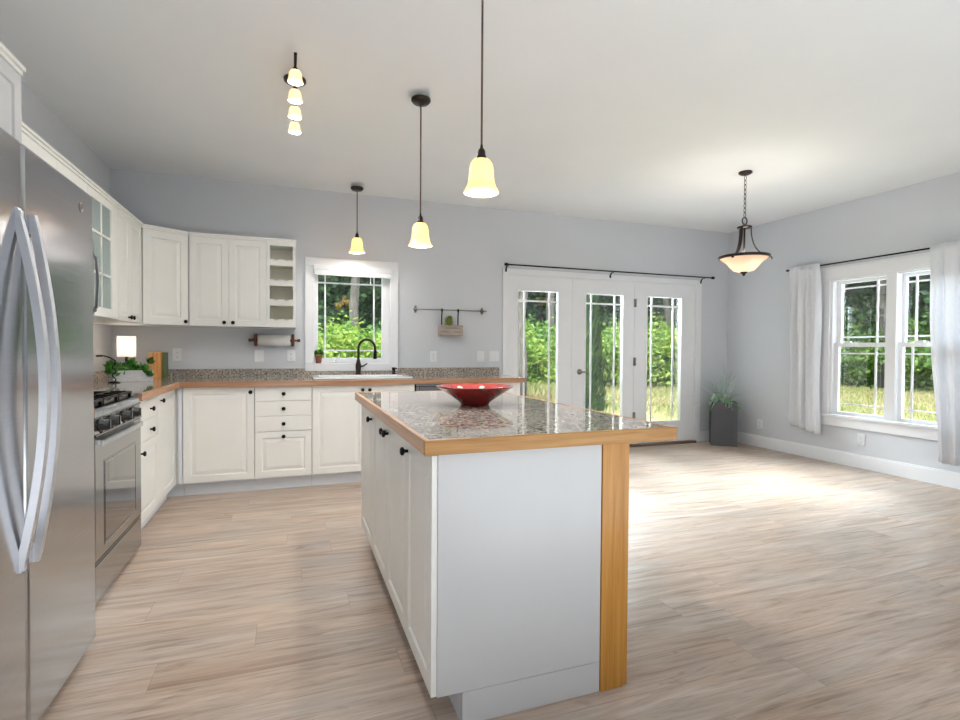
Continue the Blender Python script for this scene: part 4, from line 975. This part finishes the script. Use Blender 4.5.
build(leafball(m, 70, (1.572, D-.09, zq1+.055), (.03, .03, .045), .032, 9, .3, .6), 'succulent', LEAF_S, hp)

# ------------------------------------------------------------------ curtain rods and curtains
cr = root('door_curtain_rod', (3.6, D-.08, 2.12), 'long thin black curtain rod above the french doors', 'curtain rod')
build(MB().tube([(2.232, D-.08, 2.122), (5.10, D-.08, 2.122)], .008, 10), 'rod', BLACK, cr)
for x in (2.225, 5.105): build(MB().lathe([(0, -.022), (.016, -.018), (.018, 0), (.016, .018), (0, .022)], (x, D-.08, 2.122), 14, 'X'), 'finial', BLACK, cr)
for x in (2.245, 3.60, 4.965):
    build(MB().bar([(x, D-.022, 2.055), (x, D-.03, 2.09), (x, D-.05, 2.108), (x, D-.085, 2.108)], .016, .006, (1, 0, 0)).box(x-.01, x+.01, D-.026, D-.0205, 2.05, 2.085), 'bracket', BLACK, cr)
rr_ = root('window_curtain_rod', (XR-.085, 3.3, 2.12), 'black curtain rod above the right-hand window pair', 'curtain rod')
build(MB().tube([(XR-.085, 2.30, 2.108), (XR-.085, 4.455, 2.108)], .008, 10), 'rod', BLACK, rr_)
for y in (2.29, 4.465): build(MB().lathe([(0, -.015), (.012, -.013), (.014, 0), (.012, .013), (0, .015)], (XR-.085, y, 2.108), 14, 'Y'), 'finial', BLACK, rr_)
for y in (2.40, 4.35): build(MB().bar([(XR-.001, y, 2.10), (XR-.095, y, 2.094)], .014, .006, (0, 1, 0)), 'bracket', BLACK, rr_)
def curtain(label, y0a, y1a, y0b, y1b, zt, zb0, zb1, seed, folds):
    """folded cloth: top span y0a..y1a, bottom span y0b..y1b"""
    m = MB(); n, k = 140, 26; rnd = random.Random(seed); ph_ = [rnd.uniform(0, 6.28) for _ in range(4)]
    grid = []
    for j in range(k+1):
        v = j/k; row = []
        for i in range(n+1):
            u = i/n
            mid = math.sin(PI*v)*.5
            ya_ = y0a+(y0b-y0a)*v; yb_ = y1a+(y1b-y1a)*v
            pinch = .012*math.sin(PI*v*2.2+seed)
            y = ya_+(yb_-ya_)*u+pinch*(u-.5)*2+.006*math.sin(u*40+v*3+ph_[1])
            amp = .008+.018*min(1, v*2.2)
            w = math.sin(2*PI*folds*u+ph_[0]+.5*math.sin(3*v+ph_[2]))+.5*math.sin(2*PI*folds*1.7*u+ph_[3]+v*.9)
            x = XR-.085-.012+amp*w
            if v < .05: x = XR-.085-.015+.003*w
            z = zt+(zb0+(zb1-zb0)*u-zt)*v+.006*math.sin(u*25)*(v > .98)
            row.append(m.bm.verts.new((min(x, XR-.03), y, z)))
        grid.append(row)
    for a, b in zip(grid, grid[1:]):
        for i in range(n): m.bm.faces.new((a[i], a[i+1], b[i+1], b[i])).smooth = True
    o = build(m, 'curtain', CURT)
    md = o.modifiers.new('thick', 'SOLIDIFY'); md.thickness = .002
    return setp(o, label, 'curtain', 'white curtains of the right-hand windows')
curtain('white curtain at the far end of the right-hand windows, nearer the charcoal planter', 4.43, 4.07, 4.42, 4.03, 2.135, .37, .29, 3, 4)
curtain('white curtain hanging at the near end of the right-hand windows', 3.05, 2.42, 2.95, 2.38, 2.135, .22, .20, 8, 6)

# ------------------------------------------------------------------ pendants over the island
pn = root('pendant_lamp', (0, 0, 0)); PK = .86
def pk(p): return [(r*PK, z*PK) for r, z in p]
zt = H-1.80   # heights relative to shade bottom at z=0
build(MB().lathe([(0, zt-.001), (.06, zt-.001), (.06, zt-.012), (.048, zt-.026), (.012, zt-.028), (0, zt-.028)], (0, 0, 0), 28), 'canopy', BRONZE, pn)
build(MB().tube([(0, 0, .18), (0, 0, zt-.02)], .0045, 8), 'cord', plain('brown_cord', (96, 78, 66), .7), pn)
build(MB().lathe(pk([(0, .235), (.006, .232), (.008, .215), (.015, .208), (.019, .196), (.019, .182), (.023, .176), (.023, .162), (0, .158)]), (0, 0, 0), 20), 'socket', BRONZE, pn)
prof = pk([(.022, .163), (.040, .156), (.053, .138), (.058, .115), (.060, .08), (.064, .05), (.073, .025), (.085, .004), (.086, 0)])
inner = [(r-.003, z) for r, z in prof[::-1]]
build(MB().lathe(prof+inner+[prof[0]], (0, 0, 0), 36, cap=False), 'lamp_shade', AMBER, pn)
build(MB().lathe(pk([(0, .155), (.012, .15), (.016, .12), (.024, .09), (.022, .07), (.012, .058), (0, .055)]), (0, 0, 0), 16), 'bulb', shade_mat('bulb_glow', (255, 244, 220), (255, 226, 170), 6.0), pn)
PEND = [((.743, 2.06, 1.832), 'amber bell pendant nearest the camera, its cord leaving the top edge'),
        ((.745, 3.165, 1.816), 'amber bell pendant above the far half of the island'),
        ((.586, 5.10, 2.096), 'small amber bell pendant in front of the sink window')]
for i, (loc, lb) in enumerate(PEND):
    q = pn if i == 0 else dup(pn, loc)
    q.location = loc; setp(q, lb, 'pendant lamp', 'amber bell pendants')
    dz = H-loc[2]-zt
    if i:
        for ch in q.children:
            if ch.name.startswith('canopy'): ch.location.z += dz
            if ch.name.startswith('cord'):
                ch.data = ch.data.copy()
                for v in ch.data.vertices:
                    if v.co.z > .5: v.co.z += dz
    else:
        for ch in q.children:
            if ch.name.startswith('canopy'): ch.location.z += dz
            if ch.name.startswith('cord'):
                ch.data = ch.data.copy()
                for v in ch.data.vertices:
                    if v.co.z > .5: v.co.z += dz
    mo = lamp_mouth(pn, (0, 0, .010), .12, (2.0, 2.8, .15)[i], (1, .99, .97)); mo.parent = q
    l = bpy.data.lights.new('bulb_light', 'POINT'); l.energy = .42; l.color = (1, .86, .62); l.shadow_soft_size = .012
    lo = bpy.data.objects.new('bulb_light', l); COL.objects.link(lo); lo.parent = q; lo.location = (0, 0, .04)

# track light: bar along y with four bells
tl = root('track_light', (.019, 3.25, H), 'dark ceiling track light with four small cream bells', 'ceiling lamp')
build(MB().lathe([(0, -.001), (.062, -.001), (.062, -.014), (.045, -.026), (0, -.028)], (.019, 3.25, H), 28), 'canopy', BRONZE, tl)
build(MB().box(.011, .027, 2.87, 3.72, H-.060, H-.046, .003).box(.014, .024, 3.24, 3.26, H-.05, H-.02), 'bar', BRONZE, tl)
for y in (2.93, 3.15, 3.37, 3.60):
    sk_ = [(.006, -.045), (.006, -.092), (.013, -.098), (.016, -.112), (0, -.114)]
    build(MB().lathe(sk_, (.019, y, H), 16), 'socket', BRONZE, tl)
    pf = [(.013, -.108), (.025, -.113), (.032, -.127), (.034, -.146), (.039, -.168), (.040, -.171)]
    build(MB().lathe(pf+[(r-.0025, z) for r, z in pf[::-1]]+[pf[0]], (.019, y, H), 28, cap=False), 'lamp_shade', CREAMS, tl)
    build(MB().lathe([(0, -.115), (.010, -.118), (.012, -.124), (0, -.127)], (.019, y, H), 14), 'bulb', MATS['bulb_glow'], tl)
    lamp_in(tl, (.019, y, H-.136), .10, (1, .88, .70), .006); lamp_mouth(tl, (.019, y, H-.168), .070, 2.4, (1, .99, .97))

# dining bowl pendant
dx, dy = 3.722, 3.537
dp = root('bowl_pendant', (dx, dy, H), 'dark-framed bowl pendant with frosted glass hanging on a chain near the right windows', 'pendant lamp')
build(MB().lathe([(0, -.001), (.055, -.001), (.056, -.012), (.038, -.024), (.012, -.03), (0, -.03)], (dx, dy, H), 28), 'canopy', BRONZE, dp)
ch = MB(); z = H-.03; k = 0; zend = 2.345
while z-.045 > zend:
    pts = []
    for q in range(12):
        a = 2*PI*q/12; u_, v_ = .010*math.cos(a), .024*math.sin(a)
        pts.append((dx+(u_ if k % 2 else 0), dy+(0 if k % 2 else u_), z-.022+v_))
    ch.tube(pts, .0028, 6, True); z -= .040; k += 1
build(ch, 'chain', BRONZE, dp)
build(MB().tube([(dx+.027*math.cos(a), dy, 2.318+.030*math.sin(a)) for a in [2*PI*q/20 for q in range(20)]], .005, 8, True), 'hanging_loop', BRONZE, dp)
build(MB().lathe([(0, 2.290), (.012, 2.287), (.03, 2.275), (.060, 2.268), (.060, 2.256), (0, 2.254)], (dx, dy, 0), 28), 'top_plate', BRONZE, dp)
build(MB().tube([(dx, dy, 2.26), (dx, dy, 2.0)], .008, 10), 'stem', BRONZE, dp)
for a in (math.radians(200), math.radians(320), math.radians(80)):
    c_, s_ = math.cos(a), math.sin(a); pts = []
    for t in [i/12 for i in range(13)]:
        rad = .052+(.198-.052)*(t**2.2); zz = 2.262-.262*(1-(1-t)**1.5)
        pts.append((dx+c_*rad, dy+s_*rad, zz))
    pts += [(dx+c_*.214, dy+s_*.214, 1.992), (dx+c_*.216, dy+s_*.216, 1.975)]
    build(MB().bar(pts, .020, .008, (-s_, c_, 0)), 'arm', BRONZE, dp)
build(MB().lathe([(.194, 1.990), (.205, 1.990), (.207, 2.012), (.194, 2.014), (.192, 2.0), (.194, 1.990)], (dx, dy, 0), 48, cap=False), 'rim_band', BRONZE, dp)
pf = [(.199, 1.998), (.182, 1.985), (.142, 1.955), (.110, 1.915), (.082, 1.885), (.05, 1.875), (.012, 1.872)]
build(MB().lathe(pf+[(max(r-.003, .008), z+.004) for r, z in pf[::-1]]+[pf[0]], (dx, dy, 0), 48, cap=False), 'glass_bowl', ALAB, dp)
build(MB().lathe([(0, 1.880), (.03, 1.874), (.03, 1.866), (.014, 1.856), (.012, 1.846), (0, 1.835)], (dx, dy, 0), 20), 'finial', BRONZE, dp)
for a in (0.4, 2.5, 4.6): lamp_in(dp, (dx+.07*math.cos(a), dy+.07*math.sin(a), 1.955), 0.45, (1, .88, .74), .02)
lamp_mouth(dp, (dx, dy, 2.0), .30, 1.6, (1, .99, .97), True)

# ------------------------------------------------------------------ charcoal floor planter in the corner
A0 = Vector((4.935, 5.150)); B0 = Vector((5.165, 4.968)); dv = (B0-A0); sz = dv.length; dv.normalize(); pv = Vector((-dv.y, dv.x))
ctr = (A0+B0)/2+pv*sz*.44
fp = root('floor_planter', (ctr.x, ctr.y, 0), 'tall charcoal square planter with grasses and white blooms in the corner', 'planter')
angp = math.atan2(dv.y, dv.x); PH = .375*1.0
Mp = Matrix.Translation((ctr.x, ctr.y, 0)) @ Matrix.Rotation(angp, 4, 'Z'); h2 = sz/2; hd2 = sz*.44; PH = .545
m = MB()
def tbox(x0_, x1_, y0_, y1_, z0_, z1_): m.box(x0_, x1_, y0_, y1_, z0_, z1_, M=Mp)
tbox(-h2, h2, -hd2, -hd2+.015, 0, PH); tbox(-h2, h2, hd2-.015, hd2, 0, PH); tbox(-h2, -h2+.015, -hd2+.015, hd2-.015, 0, PH); tbox(h2-.015, h2, -hd2+.015, hd2-.015, 0, PH)
build(m, 'planter_body', PLANTER, fp)
build(MB().box(-h2+.015, h2-.015, -hd2+.015, hd2-.015, .0, PH-.03, M=Mp), 'soil', SOIL, fp)
m = MB(); rnd = random.Random(4)
for k in range(95):
    a = rnd.uniform(0, 2*PI); el = rnd.uniform(.35, 1.45)
    ln = rnd.uniform(.40, .66)
    if math.cos(a) > .1 or math.sin(a) > .2: ln *= .62
    strap_leaf(m, Mp @ Vector((rnd.uniform(-.06, .06)-.02, rnd.uniform(-.08, .02), PH-.02)), (math.cos(a)*math.cos(el), math.sin(a)*math.cos(el), math.sin(el)), ln, .024, rnd.uniform(.3, 1.2), 7)
build(m, 'grass_blades', LEAF_G, fp)
m = MB()
for k in range(14):
    q = Mp @ Vector((rnd.uniform(-.13, .13), rnd.uniform(-.15, .03), PH+rnd.uniform(.01, .06)))
    leafball(m, 26, q, (.035, .035, .028), .034, 200+k, .1, .4)
for q in ((-.155, -.1, PH-.03), (-.15, -.12, PH-.10), (.15, -.10, PH-.04), (.165, -.06, PH-.10), (.06, -.165, PH-.03)):
    leafball(m, 26, Mp @ Vector(q), (.025, .025, .045), .034, 300, .1, .3)
build(m, 'trailing_leaves', LEAF_L, fp)
m = MB()
for k in range(12):
    q = Mp @ Vector((rnd.uniform(-.12, .10), rnd.uniform(-.15, 0), PH+rnd.uniform(.04, .09)))
    leafball(m, 16, q, (.016, .016, .014), .022, 400+k, .2, .5)
build(m, 'blossoms', PETAL, fp)

# ------------------------------------------------------------------ garden: trees, bushes, grass
def make_tree(name, trunk_r, trunk_h, bark, crown, leaf, seed, n, size, clusters):
    r = root(name, (0, 0, GZ)); ORI[r.name] = Vector((0, 0, 0)); r.location = (0, 0, 0)
    rnd = random.Random(seed)
    pts = [(rnd.uniform(-.05, .05)*k, rnd.uniform(-.05, .05)*k, trunk_h*k/6) for k in range(7)]
    build(MB().tube(pts, [trunk_r*(1.15-.5*k/6) for k in range(7)], 10), 'trunk', bark, r)
    m = MB()
    for (cx_, cy_, cz, rx, ry, rz, share) in crown: leafball(m, int(n*share), (cx_, cy_, cz), (rx, ry, rz), size, seed+int(cz*10), .25, .001, clusters)
    build(m, 'foliage', leaf, r, recalc=False)
    return r
tA = make_tree('forest_tree', .20, 8.5, BARKD, [(0, 0, 3.0, 2.0, 2.0, 2.6, .62), (.3, .2, 6.8, 2.2, 2.2, 2.2, .38)], LEAF_D, 21, 5200, .30, 60)
tB = make_tree('bare_trunk_tree', .17, 9.0, BARK, [(0, 0, 6.8, 2.0, 2.0, 2.2, 1.0)], LEAF_D, 33, 2200, .30, 40)
tC = make_tree('leafy_bush', .04, 1.2, BARKD, [(0, 0, 1.05, 1.15, 1.15, 1.1, 1.0)], LEAF_M, 44, 2600, .17, 40)
tD = make_tree('bright_bush', .04, 1.0, BARKD, [(0, 0, 1.1, .95, .95, 1.2, 1.0)], LEAF_Y, 55, 2400, .17, 40)
def cypress():
    r = root('columnar_evergreen', (0, 0, 0)); m = MB(); rnd = random.Random(3)
    for k in range(6500):
        z = 4.6*rnd.random()**1.15; rad = .60*(1-z/5.2)**.85*(.55+.45*rnd.random()**.4); a = rnd.uniform(0, 2*PI)
        c_ = Vector((rad*math.cos(a), rad*math.sin(a), z+.03)); ax = Vector((math.cos(a)*.5, math.sin(a)*.5, 1)).normalized()
        sd_ = Vector((-math.sin(a), math.cos(a), rnd.uniform(-.4, .4))).normalized(); s = .13*(.6+.8*rnd.random())
        m.bm.faces.new([m.bm.verts.new(q) for q in (c_-ax*s*.5, c_+sd_*s*.22, c_+ax*s*.6, c_-sd_*s*.22)])
    build(MB().tube([(0, 0, 0), (0, 0, 3.5)], [.07, .02], 8), 'trunk', BARKD, r)
    build(m, 'foliage', LEAF_T, r, recalc=False); return r
used = {}
def plant(o, x, y, label, cat, group=None, s=1.0, rz=None):
    rz = random.uniform(0, 6.28) if rz is None else rz
    if o.name not in used: used[o.name] = 1; q = o; q.location = (x, y, GZ); q.rotation_euler = (0, 0, rz)
    else: q = dup(o, (x, y, GZ), rz)
    q.scale = (s, s, s*random.uniform(.92, 1.08)); return setp(q, label, cat, group)
GF = 'trees of the woods behind the lawn'
LF = 'dense dark green tree in the woods beyond the lawn'
# s = x/y direction through each window, distance y
for s_, y_ in ((.03, 25), (.11, 26.5), (.20, 25), (.29, 27), (.40, 26), (.49, 25), (.57, 27), (.66, 26), (.75, 25), (.84, 26.5), (.93, 25), (1.05, 23.5)):
    plant(tA, s_*y_, y_, LF, 'tree', GF, random.uniform(.95, 1.15))
for s_, y_ in ((.0, 31), (.08, 32), (.17, 31.5), (.45, 31), (.53, 32), (.72, 31), (.86, 32)):
    plant(tA, s_*y_, y_, LF, 'tree', GF, 1.25)
for x_, y_ in ((25.5, 19.5), (26.0, 17.5), (25, 15.6), (26.5, 13.6), (25.2, 11.8), (30, 19), (30.5, 16.2), (30, 13.2)):
    plant(tA, x_, y_, LF, 'tree', GF, random.uniform(.95, 1.2))
plant(tB, .108*20, 20, 'slim grey trunk rising behind the sink window shrubs', 'tree', None, 1.0, 0)
plant(tB, .4525*13.5, 13.5, 'pale speckled trunk at the left edge of the left glass door', 'tree', None, .8, 1)
plant(tB, .522*21, 21, 'grey trunk at the right of the left glass door', 'tree', None, 1.1, 2)
plant(tB, .825*22, 22, 'dark trunk seen through the right glass door', 'tree', None, 1.0, 3)
plant(tB, 23.2, 14.9, 'trunk at the wood edge seen through the right-hand windows', 'tree', None, 1.1, 4)
GB = 'leafy bushes along the edge of the woods'; LB = 'leafy green bush at the edge of the woods'
for s_, y_, k in ((.02, 19, 1), (.075, 20, 1.15), (.13, 19.5, .95), (.19, 20, 1.2), (.44, 20, 1.1), (.49, 19.5, 1.25), (.545, 20, 1.3), (.60, 21, 1.1), (.655, 20, 1.05), (.70, 20.5, 1.3), (.76, 20, 1.0), (.80, 21.5, 1.2), (.87, 20.5, 1.15), (.93, 20, 1.1)):
    plant(tC, s_*y_, y_, LB, 'bush', GB, k)
for x_, y_, k in ((23.5, 18.2, 1.2), (24, 16.6, 1.3), (23.6, 15.8, 1.1), (23.8, 13.9, 1.2), (23.4, 12.8, 1.3), (23.5, 11.5, 1.1)):
    plant(tC, x_, y_, LB, 'bush', GB, k)
GY = 'bright yellow-green shrubs before the woods'; LY = 'bright yellow-green shrub standing before the woods'
for s_, y_, k in ((.055, 17.5, 1.0), (.118, 18, 1.1), (.155, 17.5, .85), (.475, 18, 1.0), (.535, 18.5, .9), (.685, 18, 1.15), (.822, 18, 1.25), (.845, 18.5, 1.0)):
    plant(tD, s_*y_, y_, LY, 'shrub', GY, k)
cy_ = cypress(); plant(cy_, .603*11.5, 11.5, 'dark columnar evergreen close outside the middle glass door', 'tree', None, 1.0, 0)
# grass blades in the parts of the lawn the windows look on
m = MB(); rnd = random.Random(99); bm = m.bm
def blades(n, gen, hmin, hmax):
    for _ in range(n):
        x, y = gen(); h = rnd.uniform(hmin, hmax); a = rnd.uniform(0, PI); w = h*.14+.006; lx_, ly_ = rnd.gauss(0, h*.35), rnd.gauss(0, h*.35)
        c_, s_ = math.cos(a)*w, math.sin(a)*w
        bm.faces.new([bm.verts.new(q) for q in ((x-c_, y-s_, GZ), (x+c_, y+s_, GZ), (x+lx_, y+ly_, GZ+h))])
def wedge(s0, s1, y0, y1):
    def g_():
        y = y0+(y1-y0)*rnd.random()**.8; return (rnd.uniform(s0, s1)*y, y)
    return g_
blades(9000, wedge(.42, .9, 8, 19), .05, .16)
blades(5000, wedge(.42, .58, 14, 19.5), .15, .4)
blades(2500, wedge(.0, .2, 14, 19), .1, .3)
def side():
    x = 7.5+15.5*rnd.random()**.8; return (x, x*rnd.uniform(.52, .75))
blades(9000, side, .05, .14)
setp(build(m, 'grass', GRASSM, recalc=False), 'short green and straw-coloured grass of the back lawn', 'grass', kind='stuff')
